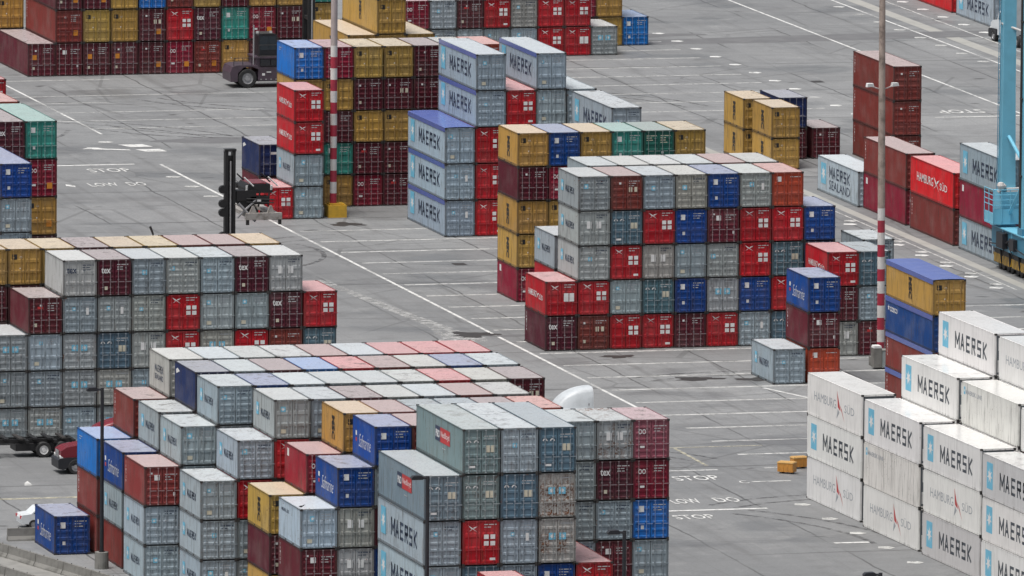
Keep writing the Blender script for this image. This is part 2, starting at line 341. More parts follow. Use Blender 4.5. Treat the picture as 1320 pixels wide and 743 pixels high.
sheet("painted_tick", [(-55.6, -61.9), (-55.0, -61.9), (-54.9, -59.7), (-55.3, -60.6)], LINE, .012)
ground_text("painted_stop", "STOP", 70.3, 74.3, 144.6, 147.2, LINE, True); line_x("stop_line", 142.0, 68.9, 76.6, 0.5, LINE)
def slot_marks(x, ys, w=0.6, mat=LINE):
    for yy in ys: sheet("slot_mark", [(x - w, yy - .25), (x + w * .2, yy - .7), (x + w, yy - .15), (x + w * .5, yy + .5), (x - w * .6, yy + .55)], mat, .012)
slot_marks(63.0, [211.3 - 6.55 * i for i in range(11)]); slot_marks(85.4, [150 + 6.7 * i for i in range(15)], .6, FAINT); slot_marks(92.4, [180 + 6.7 * i for i in range(10)], .6)
slot_marks(41.0, [29.5 + 6.85 * i for i in range(9)]); slot_marks(41.6, [31.6 + 6.85 * i for i in range(9)], .55, FAINT)
slot_marks(-5.6, [-81.3 - 6.9 * i for i in range(6)], .6, FAINT); line_x("slot_line", -99.3, -8.4, -6.0, .5, LINE)
line_x("slot_line", -66.7 - 3.2, -6.0, -3.2, .4); sheet("lane_line", [(7.7, -23.0), (8.0, -23.0), (10.4, -31), (10.1, -31)], LINE, .008)
slot_marks(-4.9, [112.0, 105.2, 98.4, 137.2], .7, FAINT)

# ---------------------------------------------------------------- decals (real paint a few mm proud of the steel)
def quad2(u0, v0, u1, v1): return [(u0, v0), (u1, v0), (u1, v1), (u0, v1)]
class Decal:
    """flat artwork in a (u right, v up) plane; layers stand 3 mm apart"""
    def __init__(s): s.p = []; s.mats = []
    def m(s, mat):
        if mat not in s.mats: s.mats.append(mat)
        return s.mats.index(mat)
    def poly(s, pts, mat, lay=0): s.p.append((pts, [tuple(range(len(pts)))], s.m(mat), lay)); return s
    def rect(s, u, v, w, h, mat, lay=0): return s.poly(quad2(u - w / 2, v - h / 2, u + w / 2, v + h / 2), mat, lay)
    def star(s, u, v, r, mat, lay=1, n=7, inner=.42):
        pts = [(u + (r if i % 2 == 0 else r * inner) * math.sin(math.pi * i / n), v + (r if i % 2 == 0 else r * inner) * math.cos(math.pi * i / n)) for i in range(2 * n)]
        s.p.append((pts + [(u, v)], [(i, (i + 1) % (2 * n), 2 * n) for i in range(2 * n)], s.m(mat), lay)); return s
    def starsq(s, u, v, w, h=None): h = h or w; s.rect(u, v, w, h, SKYBLUE); return s.star(u, v, min(w, h) * .42, WHITE)
    def text(s, txt, u, v, w, h, mat, bold=0.02, shear=0.0, lay=0, rot=False):
        vs, fs = font_polys(txt, bold, shear); us = [p[0] for p in vs]; ws = [p[1] for p in vs]
        a0, a1, b0, b1 = min(us), max(us), min(ws), max(ws)
        pts = []
        for x, y in vs:
            p, q = (x - a0) / (a1 - a0) - .5, (y - b0) / (b1 - b0) - .5
            pts.append((u + q * h, v - p * w) if rot else (u + p * w, v + q * h))
        s.p.append((pts, fs, s.m(mat), lay)); return s
    def block_word(s, txt, u, v, w, h, mat, thick=.2, lay=0):
        """squared-off block capitals drawn stroke by stroke"""
        G = {'M': [[(0, 0), (0, 1), (.5, .3), (1, 1), (1, 0)]], 'A': [[(0, 0), (.5, 1), (1, 0)], [(.22, .3), (.78, .3)]], 'E': [[(1, 0), (0, 0), (0, 1), (1, 1)], [(0, .5), (.85, .5)]],
             'R': [[(0, 0), (0, 1), (.95, 1), (.95, .5), (0, .5)], [(.45, .5), (1, 0)]], 'S': [[(0, 0), (1, 0), (1, .5), (0, .5), (0, 1), (1, 1)]], 'K': [[(0, 0), (0, 1)], [(1, 1), (.1, .48), (1, 0)]]}
        n = len(txt); cw = w / (n + .30 * (n - 1)); t = thick * h
        for i, ch in enumerate(txt):
            x0 = u - w / 2 + i * cw * 1.30; k = 1.12 if ch == 'M' else .9
            for st in G[ch]:
                P = [(x0 + t / 2 + a * (cw * k - t), v - h / 2 + t / 2 + q * (h - t)) for a, q in st]
                # lengthen each stroke by half its thickness so that corners close
                for (a, c), (d, e) in zip(P[:-1], P[1:]):
                    L_ = math.hypot(d - a, e - c); ex = (d - a) / L_ * t * .48; ey = (e - c) / L_ * t * .48
                    s.stroke([(a - ex, c - ey), (d + ex, e + ey)], t, mat, lay)
        return s
    def stroke(s, pts, w, mat, lay=0):
        for (a, b), (c, d) in zip(pts[:-1], pts[1:]):
            L = math.hypot(c - a, d - b) or 1; nx, ny = -(d - b) / L * w / 2, (c - a) / L * w / 2
            s.poly([(a + nx, b + ny), (a - nx, b - ny), (c - nx, d - ny), (c + nx, d + ny)], mat, lay)
        return s
    def swallow(s, u, v, k, mat):
        s.poly([(u - .5 * k, v + .32 * k), (u - .1 * k, v + .10 * k), (u + .5 * k, v - .40 * k), (u + .02 * k, v - .10 * k), (u - .2 * k, v - .02 * k)], mat)
        s.poly([(u + .12 * k, v + .12 * k), (u + .55 * k, v + .22 * k), (u + .22 * k, v + .0 * k), (u + .02 * k, v + .0 * k)], mat, 1)
        return s.poly([(u - .06 * k, v - .06 * k), (u - .42 * k, v - .30 * k), (u - .16 * k, v - .20 * k)], mat, 1)
    def serial(s, u, v, mat, rows=1, seed=0):
        r = random.Random(seed); 
        for i in range(rows):
            x = u - .42
            for w in ((.24, .34, .10) if i == 0 else (r.uniform(.12, .26), r.uniform(.15, .3))):
                s.rect(x + w / 2, v - i * .17, w, .06, FADED if mat == WHITE else mat); x += w + .06
        return s
    def build(s, name, plane):
        b = MB()
        for pts, fs, mi, lay in s.p:
            e = .003 + .003 * lay
            b.add([((u, -e, v) if plane == 'front' else (-e, -u, v)) for u, v in pts], fs, mi)
        me = b.mesh(name, s.mats, False)
        return me
# ---------------------------------------------------------------- containers
HW = 1.219
def frame_mesh(L, h):
    b = MB(); y0, y1 = -L / 2, L / 2
    for sx in (-1, 1):
        for ya, yb in ((y0, y0 + .178), (y1 - .178, y1)):
            for za, zb in ((0, .118), (h - .118, h)): b.box(*sorted((sx * HW, sx * (HW - .162)))[:1], ya, za, sorted((sx * HW, sx * (HW - .162)))[1], yb, zb, 1)
        xa, xb = sorted((sx * (HW - .022), sx * (HW - .115)))
        b.box(xa, y0 + .012, .118, xb, y0 + .15, h - .118); b.box(xa, y1 - .15, .118, xb, y1 - .012, h - .118)
        xa, xb = sorted((sx * (HW - .006), sx * (HW - .07)))
        b.box(xa, y0 + .178, h - .085, xb, y1 - .178, h - .012); b.box(xa, y0 + .178, .035, xb, y1 - .178, .19)
        if L < 7:
            for yc in (-1.03, 1.03): b.box(xa - .002 if sx < 0 else xa, yc - .18, .05, xb if sx < 0 else xb + .002, yc + .18, .165, 1)   # forklift pockets
    for ya, yb in ((y0 + .015, y0 + .12), (y1 - .12, y1 - .015)):
        b.box(-HW + .162, ya, h - .115, HW - .162, yb, h - .045); b.box(-HW + .162, ya, .06, HW - .162, yb, .135)
    b.box(-HW + .07, y0 + .12, .13, HW - .07, y1 - .12, .16, 1)
    return b.mesh("frame", [FRAME, STEEL])
def wall_mesh(L, h, flat=False):
    """one folded sheet: near side, closed end, far side"""
    path = []
    def seg(x0, y0, x1, y1, nx, ny):
        ln = math.hypot(x1 - x0, y1 - y0); n = max(1, round(ln / .278)); p = ln / n; dx, dy = (x1 - x0) / ln, (y1 - y0) / ln
        for i in range(n):
            for t, d in ((0, 0), (.26, 0), (.5, -.036), (.76, -.036)):
                s_ = (i + t) * p; path.append((x0 + dx * s_ + nx * d, y0 + dy * s_ + ny * d))
        path.append((x1, y1))
    o = HW - .014
    if flat: path += [(-o, -L / 2 + .15), (-o, L / 2 - .06), (o, L / 2 - .06), (o, -L / 2 + .15)]
    else:
        seg(-o, -L / 2 + .15, -o, L / 2 - .15, -1, 0); seg(-o + .09, L / 2 - .05, o - .09, L / 2 - .05, 0, 1); seg(o, L / 2 - .15, o, -L / 2 + .15, 1, 0)
    b = MB(); za, zb = .16, h - .05; n = len(path)
    vs = [(x, y, za) for x, y in path] + [(x, y, zb) for x, y in path]
    b.add(vs, [(i, i + 1, n + i + 1, n + i) for i in range(n - 1)]); return b.mesh("wall", [PAINT], False)
def roof_mesh(L, h, flat=False):
    b = MB(); x = HW - .06; ya, yb = -L / 2 + .11, L / 2 - .11; n = 1 if flat else round((yb - ya) / .418); p = (yb - ya) / n; prof = []
    for i in range(n):
        for t, d in (((0, 0),) if flat else ((0, 0), (.36, 0), (.48, -.02), (.88, -.02))): prof.append((ya + (i + t) * p, h - .016 + d))
    prof.append((yb, h - .016)); k = len(prof)
    vs = [(-x, y, z) for y, z in prof] + [(x, y, z) for y, z in prof]
    b.add(vs, [(i, k + i, k + i + 1, i + 1) for i in range(k - 1)])
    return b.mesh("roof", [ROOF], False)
def door_mesh(L, h, n=5):
    b = MB(); y = -L / 2 + .05; w = 1.07; x0, x1 = -w / 2, w / 2; z0, z1 = .145, h - .125
    b.box(x0, y, z0, x0 + .07, y + .05, z1); b.box(x1 - .07, y, z0, x1, y + .05, z1)
    st = (z1 - z0) / n
    pts = [(y + .004, z0)]
    for i in range(n):
        za = z0 + i * st
        pts += [(y + .004, za + .11 * st + .02), (y + .042, za + .22 * st + .02), (y + .042, za + .80 * st), (y + .004, za + .91 * st)]
    pts.append((y + .004, z1)); k = len(pts)
    vs = [(x0 + .07, a, z) for a, z in pts] + [(x1 - .07, a, z) for a, z in pts]
    b.add(vs, [(i, k + i, k + i + 1, i + 1) for i in range(k - 1)])
    return b.mesh("door", [PAINT], False)
def rod_mesh(L, h):
    b = MB(); y = -L / 2 + .022
    b.tube((0, y, .07), (0, y, h - .06), .024, n=6)
    for z in (.11, .62, 1.15, h - .62, h - .1): b.cbox(0, y + .012, z, .11, .05, .075)
    b.box(-.02, y - .03, .98, .42, y - .005, 1.03)
    return b.mesh("lock_rod", [ROD])
def unit_mesh(L, h):
    """refrigeration machinery set into the near end of a reefer"""
    b = MB(); y = -L / 2 + .08
    b.box(-1.07, y, .15, 1.07, y + .06, h - .13, 0)
    b.box(-.95, y - .03, 1.75, .95, y, h - .3, 1); b.box(-1.0, y - .04, .3, -.25, y, 1.1, 1); b.box(.2, y - .05, .3, 1.0, y, .95, 2)
    b.lathe([(0.0, -.05), (.34, -.05), (.40, -.02), (.40, .0)], 'y', (-.1, y, 1.42), 16, 1)
    return b.mesh("refrigeration_unit", [REEFER_STEEL, WHITE, SKYBLUE])
def tarp_mesh(L, h):
    b = MB(); x = HW + .012; n = 12; ya, yb = -L / 2 + .03, L / 2 - .03
    prof = [(-x, h - .34), (-x, h + .005), (-x * .6, h + .035), (0, h + .05), (x * .6, h + .035), (x, h + .005), (x, h - .34)]
    vs = []
    for i in range(n + 1):
        yy = ya + (yb - ya) * i / n; sag = -.012 if i % 2 else 0
        vs += [(px, yy, pz + (sag if abs(px) < x else 0)) for px, pz in prof]
    k = len(prof); fs = [(i * k + j, i * k + j + 1, (i + 1) * k + j + 1, (i + 1) * k + j) for i in range(n) for j in range(k - 1)]
    b.add(vs, fs); return b.mesh("tarpaulin", [TARP], False)
def rail_mesh(L, h):
    b = MB(); x = HW + .004
    b.box(-x, -L / 2 + .18, h - .36, -x + .05, L / 2 - .18, h - .014); return b.mesh("top_rail", [TARP])

PAL = {'G': (.325, .395, .44), 'Gt': (.345, .345, .31), 'Gl': (.40, .475, .56), 'Gn': (.44, .45, .43), 'G2': (.385, .41, .415), 'GS': (.355, .395, .415), 'GT': (.40, .41, .40),
       'Gm': (.33, .40, .445), 'Gb': (.31, .39, .455), 'GL': (.42, .495, .55), 'Gr': (.42, .42, .40), 'Gs': (.38, .41, .42), 'P': (.095, .17, .22), 'Po': (.175, .24, .265), 'Pr': (.15, .21, .235),
       'R': (.46, .010, .020), 'RH': (.56, .012, .018), 'B': (.004, .056, .26), 'CB': (.010, .16, .52), 'NB': (.012, .028, .105), 'BL': (.008, .055, .21),
       'M': (.105, .013, .024), 'M1': (.125, .015, .027), 'T': (.088, .012, .026), 'K': (.25, .011, .036), 'Kf': (.27, .075, .10), 'Kp': (.33, .018, .035),
       'BR': (.20, .036, .030), 'BR1': (.22, .035, .034), 'O': (.45, .275, .068), 'OR': (.44, .065, .030), 'N': (.035, .26, .215), 'DG': (.016, .11, .085),
       'W': (.80, .80, .80), 'WM': (.79, .785, .765), 'WH': (.785, .78, .755), 'WL': (.72, .71, .67), 'WMg': (.60, .59, .59)}
SHAPES = {}
def shape(kind, L, h):
    key = (kind, L, h)
    if key not in SHAPES:
        SHAPES[key] = {'frame': frame_mesh, 'wall': wall_mesh, 'roof': roof_mesh, 'door': door_mesh, 'door3': lambda a, c: door_mesh(a, c, 3), 'door6': lambda a, c: door_mesh(a, c, 6), 'rod': rod_mesh, 'unit': unit_mesh, 'tarp': tarp_mesh, 'rail': rail_mesh,
                       'flatwall': lambda a, c: wall_mesh(a, c, True), 'flatroof': lambda a, c: roof_mesh(a, c, True)}[kind](L, h)
    return SHAPES[key]
def light_text(t): return WHITE
DEC = {}
def door_marks(t, h, var):
    """[(door side, part name, Decal)] of a container's doors; u is measured from the middle of the end, v from the ground up"""
    out = []; D = Decal
    def put(side, name, d): out.append((side, name, d))
    grey = t[0] == 'G'
    tx = NAVY if grey and t != 'Gt' else WHITE
    if t[0] == 'G':
        if t == 'GS' or t == 'Gr': put(0, 'star_mark', D().starsq(-.34, h * .60, .44)); put(1, 'star_mark', D().starsq(.34, h * .60, .44)); put(1, 'serial_number', D().serial(.6, h * .88, LGREY, 1, var))
        elif t in ('G2', 'Gs'): put(0, 'placard', D().rect(-.38, h * .60, .36, .52, WHITE)); put(1, 'placard', D().rect(.36, h * .60, .36, .52, WHITE)); put(1, 'serial_number', D().serial(.6, h * .88, NAVY, 2, var))
        elif t == 'GT': put(0, 'lettering', D().text("tex", -.6, h * .72, .72, .42, NAVY)); put(1, 'serial_number', D().serial(.6, h * .86, NAVY, 3, var))
        else:
            put(0, 'star_mark', D().starsq(-.74 + .11 * (var % 5), h * (.62 + .045 * (var % 4)), .24 + .05 * (var % 3))); put(1, 'serial_number', D().serial(.6, h * .86, LGREY if var % 2 else NAVY, 2 + var % 2, var))
            if var % 4 == 1: put(1, 'placard', D().rect(.55, h * .60, .2, .5, WHITE))
            if var % 4 == 3: put(0, 'placard', D().rect(-.6, h * .2, .34, .26, CREAM))
    elif t in ('R', 'RH'):
        put(0, 'emblem', D().swallow(-.52 + .03 * (var % 3 - 1), h * (.82 + .01 * (var % 3)), .56 + .03 * (var % 3), WHITE if var % 4 else FADED)); d = D()
        if var % 6 == 1:
            for u in (.36, .78): d.rect(u, h * .54, .36, .62, WHITE)
        else:
            for u in (.36, .78):
                for v in (.62, .475): d.rect(u + .02 * (var % 3 - 1), h * v + .03 * (var % 2), .31, .28, WHITE if (u < .5 or v > .5 or var % 5) else FADED)
        put(1, 'placard', d); put(1, 'serial_number', D().serial(.62, h * .90, WHITE, 2, var))
        if var % 3 == 0: put(1, 'label_plate', D().rect(.75, h * .14, .36, .16, WHITE))
    elif t in ('B', 'CB', 'N'):
        put(0, 'placard', D().rect(-.62, h * .76, .34, .40, WHITE)); put(1, 'serial_number', D().serial(.6, h * .86, WHITE, 3, var)); put(0, 'label_plate', D().rect(-.55, h * .30, .2, .24, WHITE))
    elif t == 'NB': put(0, 'label_plate', D().rect(.0, h * .72, .5, .2, WHITE)); put(1, 'serial_number', D().serial(.6, h * .4, WHITE, 1, var))
    elif t == 'T': put(0, 'lettering', D().text("tex", -.62, h * .70, .66, .40, WHITE)); put(1, 'serial_number', D().serial(.6, h * .86, WHITE, 3, var)); put(0, 'label_plate', D().rect(-.6, h * .22, .22, .24, CREAM))
    elif t[0] == 'K': put(0, 'lettering', D().text("OO", -.62, h * .70, .50, .34, WHITE)); put(1, 'serial_number', D().serial(.6, h * .84, WHITE, 3, var)); put(0, 'label_plate', D().rect(-.6, h * .32, .3, .14, WHITE))
    elif t == 'O': put(0, 'emblem', D().rect(-.74, h * .78, .36, .36, BLACK)); put(0, 'star_mark', D().star(-.28, h * .77, .12, WHITE, 0)); put(0, 'label_plate', D().rect(-.32, h * .46, .12, .10, WHITE))
    elif t[0] == 'P':
        d = D()
        for u in (-.82, -.34): d.stroke([(u - .13, h * .70), (u - .08, h * .74), (u + .06, h * .745), (u + .14, h * .70)], .07, WHITE)
        put(0, 'emblem', d); d = D()
        for u in (.42, .74): d.rect(u, h * .56, .27, .44, CREAM)
        put(1, 'placard', d); put(1, 'serial_number', D().serial(.6, h * .84, WHITE, 2, var))
        if var % 2: put(0, 'label_plate', D().rect(-.6, h * .17, .4, .14, WHITE))
    elif t in ('M1', 'BR1'): put(0, 'placard', D().rect(-.36, h * .72, .36, .36, WHITE)); put(0, 'label_plate', D().rect(-.72, h * .83, .12, .12, WHITE)); put(1, 'serial_number', D().serial(.6, h * .80, WHITE, 3, var)); put(1, 'label_plate', D().rect(.8, h * .3, .16, .22, WHITE))
    elif t == 'OR': put(0, 'placard', D().rect(-.68, h * .80, .36, .38, WHITE)); put(1, 'serial_number', D().serial(.6, h * .86, WHITE, 1, var))
    elif t == 'DG': put(0, 'lettering', D().serial(-.55, h * .84, CREAM, 3, var)); put(1, 'lettering', D().serial(.55, h * .84, CREAM, 4, var + 1)); put(1, 'label_plate', D().rect(.3, h * .35, .16, .2, WHITE))
    else:
        put(1, 'serial_number', D().serial(.6, h * .84, WHITE, 2 + var % 3, var)); put(0, 'label_plate', D().rect(-.7 + .2 * (var % 3), h * .78, .16, .15, WHITE))
        if var % 2: put(0, 'label_plate', D().rect(-.7, h * .25, .22, .24, CREAM))
        if var % 5 == 0: put(1, 'placard', D().rect(.30, h * .60, .26, .36, CREAM).rect(.72, h * .60, .26, .36, CREAM))
        if var % 5 == 2: put(0, 'placard', D().rect(-.35, h * .72, .40, .18, REDP))
    return out
def side_marks(t, L, h):
    D = Decal; out = []; big = L > 7; e = L / 2
    if t in ('GL',): out = [('logo', D().starsq(-4.3, h * .55, 1.5, 1.7)), ('lettering', D().block_word("MAERSK", .5, h * .66, 6.2, .95, NAVY, .16).text("SEALAND", .5, h * .30, 6.2, .75, NAVY, 0.0))]
    elif t == 'Gl': out = [('lettering', D().text("MAERSK LINE", -1.2, h * .76, 2.0, .22, NAVY))]
    elif t == 'Gn': out = [('lettering', D().block_word("MAERSK", -.1, h * .60, 2.5, .48, NAVY, .18).text("SEALAND", -.1, h * .38, 2.5, .36, NAVY))]
    elif t == 'GT': out = []
    elif t[0] == 'G' or t in ('WM', 'WMg'):
        ink = SLATE if t[0] == 'W' else NAVY
        if big: out = [('logo', D().starsq(-4.55, h * .53, 1.25, 1.75)), ('lettering', D().block_word("MAERSK", .95, h * .50, 6.9, 1.15, ink, .17))]
        else: out = [('logo', D().starsq(-1.75, h * .56, .62, .8)), ('lettering', D().block_word("MAERSK", .45, h * .52, 2.5, .50, NAVY, .2))]
    elif t == 'WH': out = [('lettering', D().text("HAMBURG", -2.1, h * .52, 4.9, .62, LGREY, 0).text("SÜD", 3.3, h * .52, 2.2, .66, LGREY, 0)),
                           ('emblem', D().poly([(.55, h * .86), (1.35, h * .40), (.75, h * .47)], REDP).poly([(1.15, h * .55), (2.3, h * .16), (1.6, h * .46)], REDP, 1).poly([(.75, h * .44), (.5, h * .20), (1.1, h * .36)], LGREY, 1))]
    elif t == 'WL': out = [('lettering', D().text("MAERSK LINE", -3.4, h * .78, 3.4, .30, LGREY, .02)), ('logo', D().starsq(-5.4, h * .80, .35, .5))]
    elif t in ('R', 'RH'):
        k = 2.0 if big else 1.0
        out = [('lettering', D().text("HAMBURG", -.95 * k, h * .52, 2.3 * k, .46 * k ** .6, WHITE, .01).text("SÜD", 1.65 * k, h * .50, 1.05 * k, .46 * k ** .6, WHITE, .01)), ('emblem', D().swallow(.65 * k, h * .52, .9 * k ** .8, WHITE))]
    elif t == 'B': out = [('lettering', D().text("Safmarine", .3, h * .46, 3.2, .85, WHITE, -.012, .45)), ('logo', D().rect(-2.0, h * .60, .34, .30, WHITE).rect(-2.0, h * .44, .34, .24, REDP))]
    elif t == 'O': out = [('emblem', D().text("MSC", .15, h * .50, 1.55, .78, BLACK, .05, 0, 0, True))]
    elif t in ('BR', 'BR1', 'T', 'M1'): 
        d = D()
        for i, c in enumerate("TRITON"): d.text(c, -e + .55, h * .84 - i * .24, .13, .17, WHITE, .02)
        out = [('lettering', d)]
    elif t in ('K', 'Kp'): out = [('label_plate', D().rect(-e + 1.0, h * .80, .5, .5, WHITE))]
    elif t in ('Po',): out = [('logo', D().rect(-.45, h * .62, 1.3, .95, NAVY).text("P&O", -.45, h * .62, 1.0, .5, WHITE, .03, 0, 1).rect(1.45, h * .62, 2.5, .95, REDP).text("Nedlloyd", 1.45, h * .62, 2.2, .5, WHITE, .0, 0, 1)), ('label_plate', D().serial(1.2, h * .34, WHITE, 1, 3))]
    elif t == 'NB': out = [('emblem', D().poly([(-e + .5, h * .70), (-e + 1.5, h * .80), (-e + .9, h * .86), (-e + .4, h * .8)], WHITE))]
    elif t == 'BL': out = [('lettering', D().text("COSCO", -3.9, h * .68, 1.9, .36, WHITE, .03)), ('emblem', D().star(-5.2, h * .70, .26, WHITE, 0, 5))]
    elif t == 'CB': out = [('lettering', D().serial(-e + 1.2, h * .82, WHITE, 2, 1))]
    elif t == 'Kf': out = []
    return out
def decal_mesh(key, dec, name, plane):
    if key not in DEC: DEC[key] = dec.build(name, plane)
    return DEC[key]
rng = random.Random(11)
def build_container(x, y, z, L, h, a, t, flags, label, group):
    """thing > frame, wall, roof, door (> lock_rod, marks), side marks"""
    tarp = t.endswith('t') and t != 'Gt'; t = t[:-1] if tarp else t
    name = 'refrigerated_container' if t[0] == 'W' else ('long_shipping_container' if L > 7 else 'shipping_container')
    cat = {'r': 'refrigerated container', 'l': 'long container', 's': 'container'}[name[0]]
    cs, sn = math.cos(a), math.sin(a)
    x += rng.uniform(-.012, .012); y += rng.uniform(-.05, .05); a += rng.uniform(-.0025, .0025)       # set down by a crane, never quite true
    r = thing(name, label, cat, (x + HW * cs - L / 2 * sn, y + HW * sn + L / 2 * cs, z), a, group)
    base = PAL.get(t, PAL.get(t[0])); j = rng.uniform(.88, 1.12)
    if t[0] == 'W': j = rng.uniform(.96, 1.02)
    k = rng.random() ** 2.2 * .75 if t in ('G', 'GS', 'G2') and L < 7 else 0
    base = tuple(c * (1 - k) + q * k for c, q in zip(base, (.335, .325, .285)))
    w_ = {'W': .01, 'G': .02}.get(t[0], .05)
    col = tuple(max(.004, c * j * rng.uniform(1 - w_, 1 + w_)) for c in base) + (rng.random(),)
    rust = bool(flags & 4); reefer = t[0] == 'W'
    def p(nm, me, par=r, lc=(0, 0, 0)):
        o = link(nm, me, par, lc, col)
        if reefer and nm in ('frame', 'wall'): o.material_slots[0].link = 'OBJECT'; o.material_slots[0].material = PAINT if nm == 'frame' or t == 'WL' else PAINT_CLEAN
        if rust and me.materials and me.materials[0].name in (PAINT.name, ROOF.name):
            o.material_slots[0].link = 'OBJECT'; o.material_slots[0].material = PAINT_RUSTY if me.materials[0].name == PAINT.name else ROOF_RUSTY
        return o
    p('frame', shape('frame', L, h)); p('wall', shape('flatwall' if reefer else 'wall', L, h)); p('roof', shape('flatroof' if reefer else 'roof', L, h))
    if tarp: p('tarpaulin', shape('tarp', L, h))
    if t == 'Gb': p('top_rail', shape('rail', L, h))
    if reefer: p('refrigeration_unit', shape('unit', L, h))
    else:
        dk = {'R': 'door3', 'O': 'door3', 'M': 'door6', 'T': 'door6', 'K': 'door6', 'N': 'door3'}.get(t[0], 'door')
        var = rng.randrange(60)
        if t[0] == 'G': dk = ('door', 'door', 'door6', 'door3')[var % 4 if t != 'G2' else 3]
        doors = [p('door', shape(dk, L, h), r, (-.555, 0, 0)), p('door', shape(dk, L, h), r, (.555, 0, 0))]
        if flags & 1:
            for d in doors:
                for dx in (-.27, .27):
                    o = p('lock_rod', shape('rod', L, h), d, (dx, 0, 0))
                    if t[0] in 'RGOB' and t != 'BR1': o.material_slots[0].link = 'OBJECT'; o.material_slots[0].material = RODP
            marks = door_marks(t, h, var)
            if flags & 8: marks.append((1, 'sticker', Decal().rect(.62, h * .30, .42, .46, ORANGE)))
            if flags & 16: marks.append((0, 'sticker', Decal().rect(-.62, h * .58, .42, .42, ORANGE)))
            for i, (side, nm, dec) in enumerate(marks):
                me = decal_mesh(('f', t, h, nm, side, i, var if nm in ('serial_number', 'lettering') or t[0] in 'GMBR' else 0), dec, nm, 'front')
                dx = (-.555, .555)[side]
                p(nm, me, doors[side], (-dx, -L / 2 - (.012 if t[0] in 'RTK' or t == 'GT' else -.047), 0))
    if flags & 2:
        for nm, dec in side_marks(t, L, h):
            p(nm, decal_mesh(('s', t, L, h, nm), dec, nm, 'side'), r, (-HW + .012, 0, 0))
    return r
